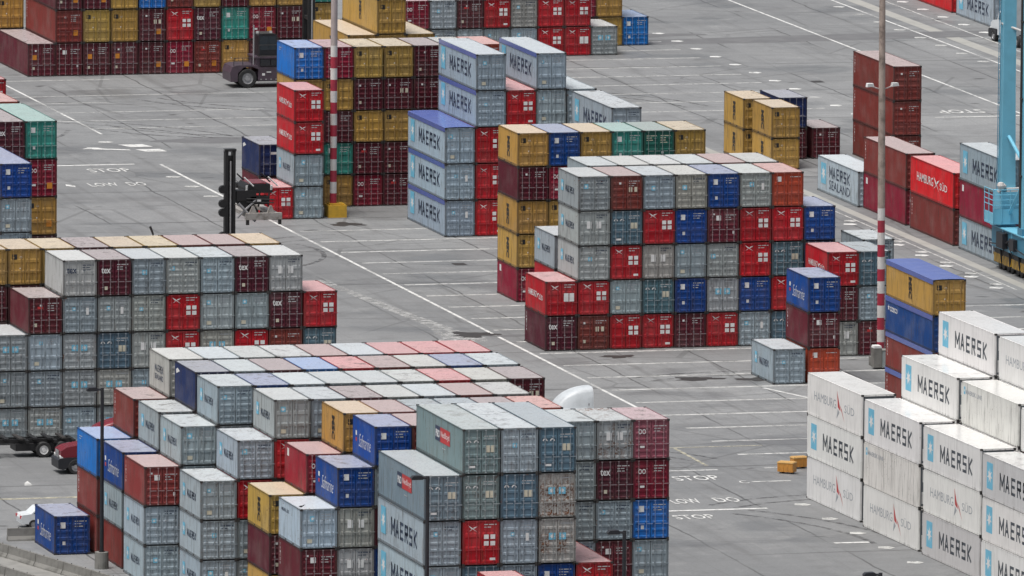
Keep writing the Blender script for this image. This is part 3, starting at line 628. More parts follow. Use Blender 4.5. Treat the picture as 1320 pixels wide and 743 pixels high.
CONTAINERS = [   # x, y, z of the near lower corner, length, height, turn, kind of paint and markings, what shows, label, group
(-2.579, -0.1, 0, 6.058, 2.591, 0.0, 'T', 3, 'dark maroon tex-lettered container, second from top, first from left in mid-yard wall', 'mid-yard stack'),
(-2.579, -0.1, 2.591, 6.058, 2.591, 0.0, 'R', 3, 'bright red swallow-marked container, topmost, first from left in mid-yard wall', 'mid-yard stack'),
(-0.1, -0.1, 0, 6.058, 2.591, 0.0, 'BR', 1, 'brick red container, lowest, second from left in mid-yard wall', 'mid-yard stack'),
(-0.1, -0.1, 2.591, 6.058, 2.591, 0.0, 'R', 1, 'bright red swallow-marked container, fourth from top, second from left in mid-yard wall', 'mid-yard stack'),
(-0.1, -0.1, 5.182, 6.058, 2.591, 0.0, 'G', 3, 'grey container, third from top, second from left in mid-yard wall', 'mid-yard stack'),
(-0.1, -0.1, 7.773, 6.058, 2.591, 0.0, 'G2', 3, 'grey twin-placard container, second from top, second from left in mid-yard wall', 'mid-yard stack'),
(-0.1, -0.1, 10.364, 6.058, 2.591, 0.0, 'G', 3, 'grey container, topmost, second from left in mid-yard wall', 'mid-yard stack'),
(2.379, -0.1, 0, 6.058, 2.591, 0.0, 'R', 1, 'bright red swallow-marked container, lowest, third from left in mid-yard wall', 'mid-yard stack'),
(2.379, -0.1, 2.591, 6.058, 2.591, 0.0, 'G', 1, 'grey container, fourth from top, third from left in mid-yard wall', 'mid-yard stack'),
(2.379, -0.1, 5.182, 6.058, 2.591, 0.0, 'R', 1, 'bright red swallow-marked container, third from top, third from left in mid-yard wall', 'mid-yard stack'),
(2.379, -0.1, 7.773, 6.058, 2.591, 0.0, 'P', 1, 'slate blue container, second from top, third from left in mid-yard wall', 'mid-yard stack'),
(2.379, -0.1, 10.364, 6.058, 2.591, 0.0, 'BR', 1, 'brick red container, topmost, third from left in mid-yard wall', 'mid-yard stack'),
(4.858, -0.1, 0, 6.058, 2.591, 0.0, 'R', 1, 'bright red swallow-marked container, lowest, fourth from left in mid-yard wall', 'mid-yard stack'),
(4.858, -0.1, 2.591, 6.058, 2.591, 0.0, 'P', 1, 'slate blue container, fourth from top, fourth from left in mid-yard wall', 'mid-yard stack'),
(4.858, -0.1, 5.182, 6.058, 2.591, 0.0, 'G2', 1, 'grey twin-placard container, third from top, fourth from left in mid-yard wall', 'mid-yard stack'),
(4.858, -0.1, 7.773, 6.058, 2.591, 0.0, 'R', 1, 'bright red swallow-marked container, second from top, fourth from left in mid-yard wall', 'mid-yard stack'),
(4.858, -0.1, 10.364, 6.058, 2.591, 0.0, 'G', 1, 'grey container, topmost, fourth from left in mid-yard wall', 'mid-yard stack'),
(7.337, -0.1, 0, 6.058, 2.591, 0.0, 'M', 1, 'maroon container, lowest, fifth from left in mid-yard wall', 'mid-yard stack'),
(7.337, -0.1, 2.591, 6.058, 2.591, 0.0, 'B', 1, 'royal blue container, fourth from top, fifth from left in mid-yard wall', 'mid-yard stack'),
(7.337, -0.1, 5.182, 6.058, 2.591, 0.0, 'G', 1, 'grey container, third from top, fifth from left in mid-yard wall', 'mid-yard stack'),
(7.337, -0.1, 7.773, 6.058, 2.591, 0.0, 'B', 1, 'royal blue container, second from top, fifth from left in mid-yard wall', 'mid-yard stack'),
(7.337, -0.1, 10.364, 6.058, 2.591, 0.0, 'Gt', 1, 'tan-grey container, topmost, fifth from left in mid-yard wall', 'mid-yard stack'),
(9.816, -0.1, 0, 6.058, 2.591, 0.0, 'R', 1, 'bright red swallow-marked container, lowest, sixth from left in mid-yard wall', 'mid-yard stack'),
(9.816, -0.1, 2.591, 6.058, 2.591, 0.0, 'GS', 1, 'grey two-star container, fourth from top, sixth from left in mid-yard wall', 'mid-yard stack'),
(9.816, -0.1, 5.182, 6.058, 2.591, 0.0, 'G', 1, 'grey container, third from top, sixth from left in mid-yard wall', 'mid-yard stack'),
(9.816, -0.1, 7.773, 6.058, 2.591, 0.0, 'M1', 1, 'maroon placarded container, second from top, sixth from left in mid-yard wall', 'mid-yard stack'),
(9.816, -0.1, 10.364, 6.058, 2.591, 0.0, 'B', 1, 'royal blue container, topmost, sixth from left in mid-yard wall', 'mid-yard stack'),
(12.295, -0.1, 0, 6.058, 2.591, 0.0, 'G', 1, 'grey container, lowest, seventh from left in mid-yard wall', 'mid-yard stack'),
(12.295, -0.1, 2.591, 6.058, 2.591, 0.0, 'B', 1, 'royal blue container, fourth from top, seventh from left in mid-yard wall', 'mid-yard stack'),
(12.295, -0.1, 5.182, 6.058, 2.591, 0.0, 'R', 1, 'bright red swallow-marked container, third from top, seventh from left in mid-yard wall', 'mid-yard stack'),
(12.295, -0.1, 7.773, 6.058, 2.591, 0.0, 'R', 1, 'bright red swallow-marked container, second from top, seventh from left in mid-yard wall', 'mid-yard stack'),
(12.295, -0.1, 10.364, 6.058, 2.591, 0.0, 'G', 1, 'grey container, topmost, seventh from left in mid-yard wall', 'mid-yard stack'),
(14.774, -0.1, 0, 6.058, 2.591, 0.0, 'P', 1, 'slate blue container, lowest, eighth from left in mid-yard wall', 'mid-yard stack'),
(14.774, -0.1, 2.591, 6.058, 2.591, 0.0, 'R', 1, 'bright red swallow-marked container, fourth from top, eighth from left in mid-yard wall', 'mid-yard stack'),
(14.774, -0.1, 5.182, 6.058, 2.591, 0.0, 'P', 1, 'slate blue container, third from top, eighth from left in mid-yard wall', 'mid-yard stack'),
(14.774, -0.1, 7.773, 6.058, 2.591, 0.0, 'R', 1, 'bright red swallow-marked container, second from top, eighth from left in mid-yard wall', 'mid-yard stack'),
(14.774, -0.1, 10.364, 6.058, 2.591, 0.0, 'OR', 1, 'orange-red container, topmost, eighth from left in mid-yard wall', 'mid-yard stack'),
(17.253, -0.1, 5.182, 6.058, 2.591, 0.0, 'NB', 1, 'navy container, second from top, ninth from left in mid-yard wall', 'mid-yard stack'),
(17.253, -0.1, 7.773, 6.058, 2.591, 0.0, 'B', 1, 'royal blue container, topmost, ninth from left in mid-yard wall', 'mid-yard stack'),
(-0.15, 6.6, 2.591, 6.058, 2.591, 0.0, 'R', 2, 'bright red swallow-marked container, second from top, first from left in row just behind mid-yard wall', 'mid-yard stack'),
(-0.15, 6.6, 5.182, 6.058, 2.591, 0.0, 'G', 3, 'grey container, topmost, first from left in row just behind mid-yard wall', 'mid-yard stack'),
(2.329, 6.6, 10.364, 6.058, 2.591, 0.0, 'G', 2, 'grey container, topmost, second from left in row just behind mid-yard wall', 'mid-yard stack'),
(4.808, 6.6, 10.364, 6.058, 2.591, 0.0, 'G', 0, 'grey container, topmost, third from left in row just behind mid-yard wall', 'mid-yard stack'),
(7.287, 6.6, 10.364, 6.058, 2.591, 0.0, 'G2', 0, 'grey twin-placard container, topmost, fourth from left in row just behind mid-yard wall', 'mid-yard stack'),
(9.766, 6.6, 10.364, 6.058, 2.591, 0.0, 'G', 0, 'grey container, topmost, fifth from left in row just behind mid-yard wall', 'mid-yard stack'),
(12.245, 6.6, 10.364, 6.058, 2.591, 0.0, 'BR', 0, 'brick red container, topmost, sixth from left in row just behind mid-yard wall', 'mid-yard stack'),
(14.724, 6.6, 10.364, 6.058, 2.591, 0.0, 'G2', 0, 'grey twin-placard container, topmost, seventh from left in row just behind mid-yard wall', 'mid-yard stack'),
(17.1, -7.05, 0, 6.058, 2.591, 0.0, 'G2', 1, 'grey twin-placard container, third from top, first from left in pair behind floodlit mast', 'stacks by the floodlit mast'),
(17.1, -7.05, 2.591, 6.058, 2.591, 0.0, 'M', 1, 'maroon container, second from top, first from left in pair behind floodlit mast', 'stacks by the floodlit mast'),
(17.1, -7.05, 5.182, 6.058, 2.591, 0.0, 'R', 3, 'bright red swallow-marked container, topmost, first from left in pair behind floodlit mast', 'stacks by the floodlit mast'),
(19.54, -7.05, 0, 6.058, 2.591, 0.0, 'M', 1, 'maroon container, third from top, second from left in pair behind floodlit mast', 'stacks by the floodlit mast'),
(19.54, -7.05, 2.591, 6.058, 2.591, 0.0, 'G', 1, 'grey container, second from top, second from left in pair behind floodlit mast', 'stacks by the floodlit mast'),
(19.54, -7.05, 5.182, 6.058, 2.591, 0.0, 'P', 1, 'slate blue container, topmost, second from left in pair behind floodlit mast', 'stacks by the floodlit mast'),
(21.81, -0.1, 5.182, 6.058, 2.591, 0.0, 'G', 3, 'grey container, topmost of row behind floodlit mast', 'stacks by the floodlit mast'),
(11.65, -21.3, 0, 6.058, 2.591, 0.0, 'OR', 3, 'orange-red container, third from top of stack before floodlit mast', 'stacks by the floodlit mast'),
(11.65, -21.3, 2.591, 6.058, 2.591, 0.0, 'M1', 3, 'maroon placarded container, second from top of stack before floodlit mast', 'stacks by the floodlit mast'),
(11.65, -21.3, 5.182, 6.058, 2.591, 0.0, 'B', 3, 'royal blue container, topmost of stack before floodlit mast', 'stacks by the floodlit mast'),
(9.05, -21.3, 0, 6.058, 2.591, 0.0, 'G', 3, 'grey container at open ground before mid-yard wall', 'stacks by the floodlit mast'),
(14.4, -44.2, 0, 12.192, 2.591, 0.0, 'BRt', 2, 'brick red tarpaulin-topped container, fourth from top of tarpaulin stack behind white containers', 'tarpaulin stack'),
(14.4, -44.2, 2.591, 12.192, 2.591, 0.0, 'BRt', 2, 'brick red tarpaulin-topped container, third from top of tarpaulin stack behind white containers', 'tarpaulin stack'),
(14.4, -44.2, 5.182, 12.192, 2.591, 0.0, 'BLt', 3, 'deep blue tarpaulin-topped container, second from top of tarpaulin stack behind white containers', 'tarpaulin stack'),
(14.4, -44.2, 7.773, 12.192, 2.591, 0.0, 'Ot', 3, 'ochre tarpaulin-topped container, topmost of tarpaulin stack behind white containers', 'tarpaulin stack'),
(2.5, 28.0, 0, 6.058, 2.591, 0.0, 'K', 3, 'crimson container, lowest, first from left in ochre-ended row behind mid-yard wall', 'ochre-ended row'),
(2.5, 28.0, 2.591, 6.058, 2.591, 0.0, 'O', 3, 'ochre container, fourth from top, first from left in ochre-ended row behind mid-yard wall', 'ochre-ended row'),
(2.5, 28.0, 5.182, 6.058, 2.591, 0.0, 'O', 3, 'ochre container, third from top, first from left in ochre-ended row behind mid-yard wall', 'ochre-ended row'),
(2.5, 28.0, 7.773, 6.058, 2.591, 0.0, 'M', 3, 'maroon container, second from top, first from left in ochre-ended row behind mid-yard wall', 'ochre-ended row'),
(2.5, 28.0, 10.364, 6.058, 2.591, 0.0, 'O', 3, 'ochre container, topmost, first from left in ochre-ended row behind mid-yard wall', 'ochre-ended row'),
(4.975, 28.0, 5.182, 6.058, 2.591, 0.0, 'O', 1, 'ochre container, third from top, second from left in ochre-ended row behind mid-yard wall', 'ochre-ended row'),
(4.975, 28.0, 7.773, 6.058, 2.591, 0.0, 'K', 1, 'crimson container, second from top, second from left in ochre-ended row behind mid-yard wall', 'ochre-ended row'),
(4.975, 28.0, 10.364, 6.058, 2.591, 0.0, 'B', 1, 'royal blue container, topmost, second from left in ochre-ended row behind mid-yard wall', 'ochre-ended row'),
(7.45, 28.0, 10.364, 6.058, 2.591, 0.0, 'O', 1, 'ochre container, topmost, third from left in ochre-ended row behind mid-yard wall', 'ochre-ended row'),
(9.925, 28.0, 10.364, 6.058, 2.591, 0.0, 'N', 1, 'teal container, topmost, fourth from left in ochre-ended row behind mid-yard wall', 'ochre-ended row'),
(12.4, 28.0, 10.364, 6.058, 2.591, 0.0, 'DG', 1, 'dark green container, topmost, fifth from left in ochre-ended row behind mid-yard wall', 'ochre-ended row'),
(14.875, 28.0, 10.364, 6.058, 2.591, 0.0, 'O', 1, 'ochre container, topmost, sixth from left in ochre-ended row behind mid-yard wall', 'ochre-ended row'),
(-4.36, 82.3, 0, 6.058, 2.591, 0.0, 'R', 3, 'bright red swallow-marked container, single, first from left in stack beside yellow-based mast', 'stacks by the yellow-based mast'),
(-1.9, 82.3, 0, 6.058, 2.591, 0.0, 'G', 1, 'grey container, fourth from top, second from left in stack beside yellow-based mast', 'stacks by the yellow-based mast'),
(-1.9, 82.3, 2.591, 6.058, 2.591, 0.0, 'G', 3, 'grey container, third from top, second from left in stack beside yellow-based mast', 'stacks by the yellow-based mast'),
(-1.9, 82.3, 5.182, 6.058, 2.591, 0.0, 'R', 3, 'bright red swallow-marked container, second from top, second from left in stack beside yellow-based mast', 'stacks by the yellow-based mast'),
(-1.9, 82.3, 7.773, 6.058, 2.591, 0.0, 'R', 3, 'bright red swallow-marked container, topmost, second from left in stack beside yellow-based mast', 'stacks by the yellow-based mast'),
(-3.001, 89.6, 0, 6.058, 2.591, 0.0, 'M', 2, 'maroon container, second from top, first from left in wall behind yellow-based mast', 'stacks by the yellow-based mast'),
(-3.001, 89.6, 2.591, 6.058, 2.591, 0.0, 'NB', 3, 'navy container, topmost, first from left in wall behind yellow-based mast', 'stacks by the yellow-based mast'),
(-0.15, 89.6, 7.773, 6.058, 2.591, 0.0, 'O', 3, 'ochre container, second from top, second from left in wall behind yellow-based mast', 'stacks by the yellow-based mast'),
(-0.15, 89.6, 10.364, 6.058, 2.591, 0.0, 'CB', 3, 'bright blue container, topmost, second from left in wall behind yellow-based mast', 'stacks by the yellow-based mast'),
(2.329, 89.6, 0, 6.058, 2.591, 0.0, 'O', 1, 'ochre container, lowest, third from left in wall behind yellow-based mast', 'stacks by the yellow-based mast'),
(2.329, 89.6, 2.591, 6.058, 2.591, 0.0, 'N', 1, 'teal container, fourth from top, third from left in wall behind yellow-based mast', 'stacks by the yellow-based mast'),
(2.329, 89.6, 5.182, 6.058, 2.591, 0.0, 'M', 1, 'maroon container, third from top, third from left in wall behind yellow-based mast', 'stacks by the yellow-based mast'),
(2.329, 89.6, 7.773, 6.058, 2.591, 0.0, 'O', 1, 'ochre container, second from top, third from left in wall behind yellow-based mast', 'stacks by the yellow-based mast'),
(2.329, 89.6, 10.364, 6.058, 2.591, 0.0, 'K', 1, 'crimson container, topmost, third from left in wall behind yellow-based mast', 'stacks by the yellow-based mast'),
(4.808, 89.6, 0, 6.058, 2.591, 0.0, 'K', 1, 'crimson container, lowest, fourth from left in wall behind yellow-based mast', 'stacks by the yellow-based mast'),
(4.808, 89.6, 2.591, 6.058, 2.591, 0.0, 'M', 1, 'maroon container, fourth from top, fourth from left in wall behind yellow-based mast', 'stacks by the yellow-based mast'),
(4.808, 89.6, 5.182, 6.058, 2.591, 0.0, 'O', 1, 'ochre container, third from top, fourth from left in wall behind yellow-based mast', 'stacks by the yellow-based mast'),
(4.808, 89.6, 7.773, 6.058, 2.591, 0.0, 'M', 1, 'maroon container, second from top, fourth from left in wall behind yellow-based mast', 'stacks by the yellow-based mast'),
(4.808, 89.6, 10.364, 6.058, 2.591, 0.0, 'O', 1, 'ochre container, topmost, fourth from left in wall behind yellow-based mast', 'stacks by the yellow-based mast'),
(7.287, 89.6, 0, 6.058, 2.591, 0.0, 'M', 1, 'maroon container, lowest, fifth from left in wall behind yellow-based mast', 'stacks by the yellow-based mast'),
(7.287, 89.6, 2.591, 6.058, 2.591, 0.0, 'M', 1, 'maroon container, fourth from top, fifth from left in wall behind yellow-based mast', 'stacks by the yellow-based mast'),
(7.287, 89.6, 5.182, 6.058, 2.591, 0.0, 'O', 1, 'ochre container, third from top, fifth from left in wall behind yellow-based mast', 'stacks by the yellow-based mast'),
(7.287, 89.6, 7.773, 6.058, 2.591, 0.0, 'M', 1, 'maroon container, second from top, fifth from left in wall behind yellow-based mast', 'stacks by the yellow-based mast'),
(7.287, 89.6, 10.364, 6.058, 2.591, 0.0, 'O', 1, 'ochre container, topmost, fifth from left in wall behind yellow-based mast', 'stacks by the yellow-based mast'),
(9.766, 89.6, 5.182, 6.058, 2.591, 0.0, 'O', 1, 'ochre container, third from top, sixth from left in wall behind yellow-based mast', 'stacks by the yellow-based mast'),
(9.766, 89.6, 7.773, 6.058, 2.591, 0.0, 'M', 1, 'maroon container, second from top, sixth from left in wall behind yellow-based mast', 'stacks by the yellow-based mast'),
(9.766, 89.6, 10.364, 6.058, 2.591, 0.0, 'M', 1, 'maroon container, topmost, sixth from left in wall behind yellow-based mast', 'stacks by the yellow-based mast'),
(12.245, 89.6, 10.364, 6.058, 2.591, 0.0, 'G', 0, 'grey container, topmost, seventh from left in wall behind yellow-based mast', 'stacks by the yellow-based mast'),
(14.724, 89.6, 10.364, 6.058, 2.591, 0.0, 'OR', 1, 'orange-red container, topmost, eighth from left in wall behind yellow-based mast', 'stacks by the yellow-based mast'),
(9.4, 110.5, 8.688, 12.192, 2.896, 0.0, 'O', 3, 'ochre container, topmost, first from left in ochre row behind yellow-based mast', 'ochre row'),
(11.879, 110.5, 8.688, 12.192, 2.896, 0.0, 'O', 1, 'ochre container, second from top, second from left in ochre row behind yellow-based mast', 'ochre row'),
(11.879, 110.5, 11.584, 12.192, 2.896, 0.0, 'O', 3, 'ochre container, topmost, second from left in ochre row behind yellow-based mast', 'ochre row'),
(14.358, 110.5, 8.688, 12.192, 2.896, 0.0, 'O', 1, 'ochre container, topmost, third from left in ochre row behind yellow-based mast', 'ochre row'),
(7.1, 68.6, 0, 12.192, 2.896, 0.0, 'Gb', 3, 'blue-railed grey container, third from top, first from left in tall blue-railed block', 'blue-railed block'),
(7.1, 68.6, 2.896, 12.192, 2.896, 0.0, 'Gb', 3, 'blue-railed grey container, second from top, first from left in tall blue-railed block', 'blue-railed block'),
(7.1, 68.6, 5.792, 12.192, 2.896, 0.0, 'Gbt', 3, 'blue-railed grey tarpaulin-topped container, topmost, first from left in tall blue-railed block', 'blue-railed block'),
(9.579, 68.6, 0, 12.192, 2.896, 0.0, 'R', 1, 'bright red swallow-marked container, lowest, second from left in tall blue-railed block', 'blue-railed block'),
(9.579, 68.6, 2.896, 12.192, 2.896, 0.0, 'R', 1, 'bright red swallow-marked container, fourth from top, second from left in tall blue-railed block', 'blue-railed block'),
(9.579, 68.6, 5.792, 12.192, 2.896, 0.0, 'R', 1, 'bright red swallow-marked container, third from top, second from left in tall blue-railed block', 'blue-railed block'),
(9.579, 68.6, 8.688, 12.192, 2.896, 0.0, 'Gb', 3, 'blue-railed grey container, second from top, second from left in tall blue-railed block', 'blue-railed block'),
(9.579, 68.6, 11.584, 12.192, 2.896, 0.0, 'Gb', 3, 'blue-railed grey container, topmost, second from left in tall blue-railed block', 'blue-railed block'),
(12.058, 68.6, 8.688, 12.192, 2.896, 0.0, 'R', 1, 'bright red swallow-marked container, topmost, third from left in tall blue-railed block', 'blue-railed block'),
(14.537, 68.6, 8.688, 12.192, 2.896, 0.0, 'G', 1, 'grey container, second from top, fourth from left in tall blue-railed block', 'blue-railed block'),
(14.537, 68.6, 11.584, 12.192, 2.896, 0.0, 'Gb', 3, 'blue-railed grey container, topmost, fourth from left in tall blue-railed block', 'blue-railed block'),
(17.016, 68.6, 8.688, 12.192, 2.896, 0.0, 'G', 1, 'grey container, topmost, fifth from left in tall blue-railed block', 'blue-railed block'),
(17.1, 55.2, 8.688, 12.192, 2.896, 0.0, 'Gm', 3, 'grey container, topmost of spot behind ochre-ended row', 'blue-railed block'),
(52.4, 194.8, 0, 6.058, 2.591, 0.0, 'GS', 1, 'grey two-star container, single, eighth from left in farthest top-edge wall', 'farthest wall'),
(49.93, 194.8, 0, 6.058, 2.591, 0.0, 'R', 1, 'bright red swallow-marked container, second from top, seventh from left in farthest top-edge wall', 'farthest wall'),
(49.93, 194.8, 2.591, 6.058, 2.591, 0.0, 'R', 1, 'bright red swallow-marked container, topmost, seventh from left in farthest top-edge wall', 'farthest wall'),
(47.46, 194.8, 0, 6.058, 2.591, 0.0, 'R', 1, 'bright red swallow-marked container, second from top, sixth from left in farthest top-edge wall', 'farthest wall'),
(47.46, 194.8, 2.591, 6.058, 2.591, 0.0, 'R', 1, 'bright red swallow-marked container, topmost, sixth from left in farthest top-edge wall', 'farthest wall'),
(44.99, 194.8, 0, 6.058, 2.591, 0.0, 'G', 1, 'grey container, second from top, fifth from left in farthest top-edge wall', 'farthest wall'),
(44.99, 194.8, 2.591, 6.058, 2.591, 0.0, 'G', 1, 'grey container, topmost, fifth from left in farthest top-edge wall', 'farthest wall'),
(42.52, 194.8, 0, 6.058, 2.591, 0.0, 'G', 1, 'grey container, second from top, fourth from left in farthest top-edge wall', 'farthest wall'),
(42.52, 194.8, 2.591, 6.058, 2.591, 0.0, 'R', 1, 'bright red swallow-marked container, topmost, fourth from left in farthest top-edge wall', 'farthest wall'),
(40.05, 194.8, 0, 6.058, 2.591, 0.0, 'G', 1, 'grey container, second from top, third from left in farthest top-edge wall', 'farthest wall'),
(40.05, 194.8, 2.591, 6.058, 2.591, 0.0, 'M', 1, 'maroon container, topmost, third from left in farthest top-edge wall', 'farthest wall'),
(37.58, 194.8, 0, 6.058, 2.591, 0.0, 'G', 1, 'grey container, second from top, second from left in farthest top-edge wall', 'farthest wall'),
(37.58, 194.8, 2.591, 6.058, 2.591, 0.0, 'G', 1, 'grey container, topmost, second from left in farthest top-edge wall', 'farthest wall'),
(35.11, 194.8, 2.591, 6.058, 2.591, 0.0, 'K', 1, 'crimson container, topmost, first from left in farthest top-edge wall', 'farthest wall'),
(26.73, 194.8, 0, 6.058, 2.591, 0.0, 'O', 2, 'ochre container, third from top of gap beside the farthest wall', 'farthest wall'),
(26.73, 194.8, 2.591, 6.058, 2.591, 0.0, 'O', 3, 'ochre container, second from top of gap beside the farthest wall', 'farthest wall'),
(26.73, 194.8, 5.182, 6.058, 2.591, 0.0, 'N', 1, 'teal container, topmost of gap beside the farthest wall', 'farthest wall'),
(57.2, 202.0, 0, 6.058, 2.591, 0.0, 'CB', 1, 'bright blue container, single, third from left in row behind farthest wall', 'farthest wall'),
(54.73, 202.0, 0, 6.058, 2.591, 0.0, 'O', 1, 'ochre container, third from top, second from left in row behind farthest wall', 'farthest wall'),
(54.73, 202.0, 2.591, 6.058, 2.591, 0.0, 'O', 1, 'ochre container, second from top, second from left in row behind farthest wall', 'farthest wall'),
(52.26, 202.0, 2.591, 6.058, 2.591, 0.0, 'K', 1, 'crimson container, topmost, first from left in row behind farthest wall', 'farthest wall'),
(-0.62, 186.95, 0, 12.192, 2.896, 0.0, 'M', 19, 'maroon container, single, first from left in far maroon wall', 'far maroon wall'),
(1.865, 186.95, 0, 12.192, 2.896, 0.0, 'M1', 1, 'maroon placarded container, third from top, second from left in far maroon wall', 'far maroon wall'),
(1.865, 186.95, 2.896, 12.192, 2.896, 0.0, 'BR', 11, 'brick red container, second from top, second from left in far maroon wall', 'far maroon wall'),
(1.865, 186.95, 5.792, 12.192, 2.896, 0.0, 'M', 11, 'maroon container, topmost, second from left in far maroon wall', 'far maroon wall'),
(4.35, 186.95, 0, 12.192, 2.896, 0.0, 'M', 17, 'maroon container, third from top, third from left in far maroon wall', 'far maroon wall'),
(4.35, 186.95, 2.896, 12.192, 2.896, 0.0, 'O', 1, 'ochre container, second from top, third from left in far maroon wall', 'far maroon wall'),
(4.35, 186.95, 5.792, 12.192, 2.896, 0.0, 'M', 9, 'maroon container, topmost, third from left in far maroon wall', 'far maroon wall'),
(6.835, 186.95, 0, 12.192, 2.896, 0.0, 'M', 17, 'maroon container, third from top, fourth from left in far maroon wall', 'far maroon wall'),
(6.835, 186.95, 2.896, 12.192, 2.896, 0.0, 'O', 1, 'ochre container, second from top, fourth from left in far maroon wall', 'far maroon wall'),
(6.835, 186.95, 5.792, 12.192, 2.896, 0.0, 'O', 1, 'ochre container, topmost, fourth from left in far maroon wall', 'far maroon wall'),
(9.32, 186.95, 0, 12.192, 2.896, 0.0, 'M', 9, 'maroon container, third from top, fifth from left in far maroon wall', 'far maroon wall'),
(9.32, 186.95, 2.896, 12.192, 2.896, 0.0, 'M', 9, 'maroon container, second from top, fifth from left in far maroon wall', 'far maroon wall'),
(9.32, 186.95, 5.792, 12.192, 2.896, 0.0, 'CB', 1, 'bright blue container, topmost, fifth from left in far maroon wall', 'far maroon wall'),
(11.805, 186.95, 0, 12.192, 2.896, 0.0, 'K', 9, 'crimson container, third from top, sixth from left in far maroon wall', 'far maroon wall'),
(11.805, 186.95, 2.896, 12.192, 2.896, 0.0, 'R', 1, 'bright red swallow-marked container, second from top, sixth from left in far maroon wall', 'far maroon wall'),
(11.805, 186.95, 5.792, 12.192, 2.896, 0.0, 'BR', 1, 'brick red container, topmost, sixth from left in far maroon wall', 'far maroon wall'),
(14.29, 186.95, 0, 12.192, 2.896, 0.0, 'BR', 9, 'brick red container, third from top, seventh from left in far maroon wall', 'far maroon wall'),
(14.29, 186.95, 2.896, 12.192, 2.896, 0.0, 'T', 1, 'dark maroon tex-lettered container, second from top, seventh from left in far maroon wall', 'far maroon wall'),
(14.29, 186.95, 5.792, 12.192, 2.896, 0.0, 'O', 1, 'ochre container, topmost, seventh from left in far maroon wall', 'far maroon wall'),
(16.775, 186.95, 0, 12.192, 2.896, 0.0, 'O', 1, 'ochre container, third from top, eighth from left in far maroon wall', 'far maroon wall'),
(16.775, 186.95, 2.896, 12.192, 2.896, 0.0, 'N', 1, 'teal container, second from top, eighth from left in far maroon wall', 'far maroon wall'),
(16.775, 186.95, 5.792, 12.192, 2.896, 0.0, 'M', 1, 'maroon container, topmost, eighth from left in far maroon wall', 'far maroon wall'),
(19.26, 186.95, 0, 12.192, 2.896, 0.0, 'M', 1, 'maroon container, third from top, ninth from left in far maroon wall', 'far maroon wall'),
(19.26, 186.95, 2.896, 12.192, 2.896, 0.0, 'K', 9, 'crimson container, second from top, ninth from left in far maroon wall', 'far maroon wall'),
(19.26, 186.95, 5.792, 12.192, 2.896, 0.0, 'O', 1, 'ochre container, topmost, ninth from left in far maroon wall', 'far maroon wall'),
(21.745, 186.95, 0, 12.192, 2.896, 0.0, 'M', 1, 'maroon container, third from top, tenth from left in far maroon wall', 'far maroon wall'),
(21.745, 186.95, 2.896, 12.192, 2.896, 0.0, 'M', 1, 'maroon container, second from top, tenth from left in far maroon wall', 'far maroon wall'),
(21.745, 186.95, 5.792, 12.192, 2.896, 0.0, 'O', 1, 'ochre container, topmost, tenth from left in far maroon wall', 'far maroon wall'),
(-0.62, 199.6, 2.896, 12.192, 2.896, 0.0, 'O', 1, 'ochre container, second from top of row behind far maroon wall', 'far maroon wall'),
(-37.879, 29.75, 11.584, 12.192, 2.896, 0.0, 'T', 1, 'dark maroon tex-lettered container, topmost, first from left in teal-topped block', 'teal-topped block'),
(-35.4, 29.75, 2.896, 12.192, 2.896, 0.0, 'M', 1, 'maroon container, fourth from top, second from left in teal-topped block', 'teal-topped block'),
(-35.4, 29.75, 5.792, 12.192, 2.896, 0.0, 'O', 9, 'ochre container, third from top, second from left in teal-topped block', 'teal-topped block'),
(-35.4, 29.75, 8.688, 12.192, 2.896, 0.0, 'K', 9, 'crimson container, second from top, second from left in teal-topped block', 'teal-topped block'),
(-35.4, 29.75, 11.584, 12.192, 2.896, 0.0, 'N', 3, 'teal container, topmost, second from left in teal-topped block', 'teal-topped block'),
(-35.4, 42.9, 11.584, 12.192, 2.896, 0.0, 'OR', 0, 'orange-red container, topmost of row behind teal container', 'teal-topped block'),
(-33.1, 58.3, 11.584, 6.058, 2.896, 0.0, 'R', 1, 'bright red swallow-marked container, topmost of back of teal-topped block', 'teal-topped block'),
(-40.4, 15.8, 5.182, 12.192, 2.591, 0.0, 'G', 1, 'grey container, third from top of blue-topped stack by teal block', 'teal-topped block'),
(-40.4, 15.8, 7.773, 12.192, 2.591, 0.0, 'G', 1, 'grey container, second from top of blue-topped stack by teal block', 'teal-topped block'),
(-40.4, 15.8, 10.364, 12.192, 2.591, 0.0, 'B', 1, 'royal blue container, topmost of blue-topped stack by teal block', 'teal-topped block'),
(-53.398, -41.75, 0, 6.058, 2.591, 0.0, 'GS', 1, 'grey two-star container, third from top, first from left in left grey wall', 'left grey wall'),
(-53.398, -41.75, 2.591, 6.058, 2.591, 0.0, 'G', 1, 'grey container, second from top, first from left in left grey wall', 'left grey wall'),
(-53.398, -41.75, 5.182, 6.058, 2.591, 0.0, 'GS', 1, 'grey two-star container, topmost, first from left in left grey wall', 'left grey wall'),
(-50.919, -41.75, 0, 6.058, 2.591, 0.0, 'GS', 1, 'grey two-star container, fourth from top, second from left in left grey wall', 'left grey wall'),
(-50.919, -41.75, 2.591, 6.058, 2.591, 0.0, 'G', 1, 'grey container, third from top, second from left in left grey wall', 'left grey wall'),
(-50.919, -41.75, 5.182, 6.058, 2.591, 0.0, 'G', 1, 'grey container, second from top, second from left in left grey wall', 'left grey wall'),
(-50.919, -41.75, 7.773, 6.058, 2.591, 0.0, 'M', 3, 'maroon container, topmost, second from left in left grey wall', 'left grey wall'),
(-48.44, -41.75, 0, 6.058, 2.591, 0.0, 'G', 1, 'grey container, lowest, third from left in left grey wall', 'left grey wall'),
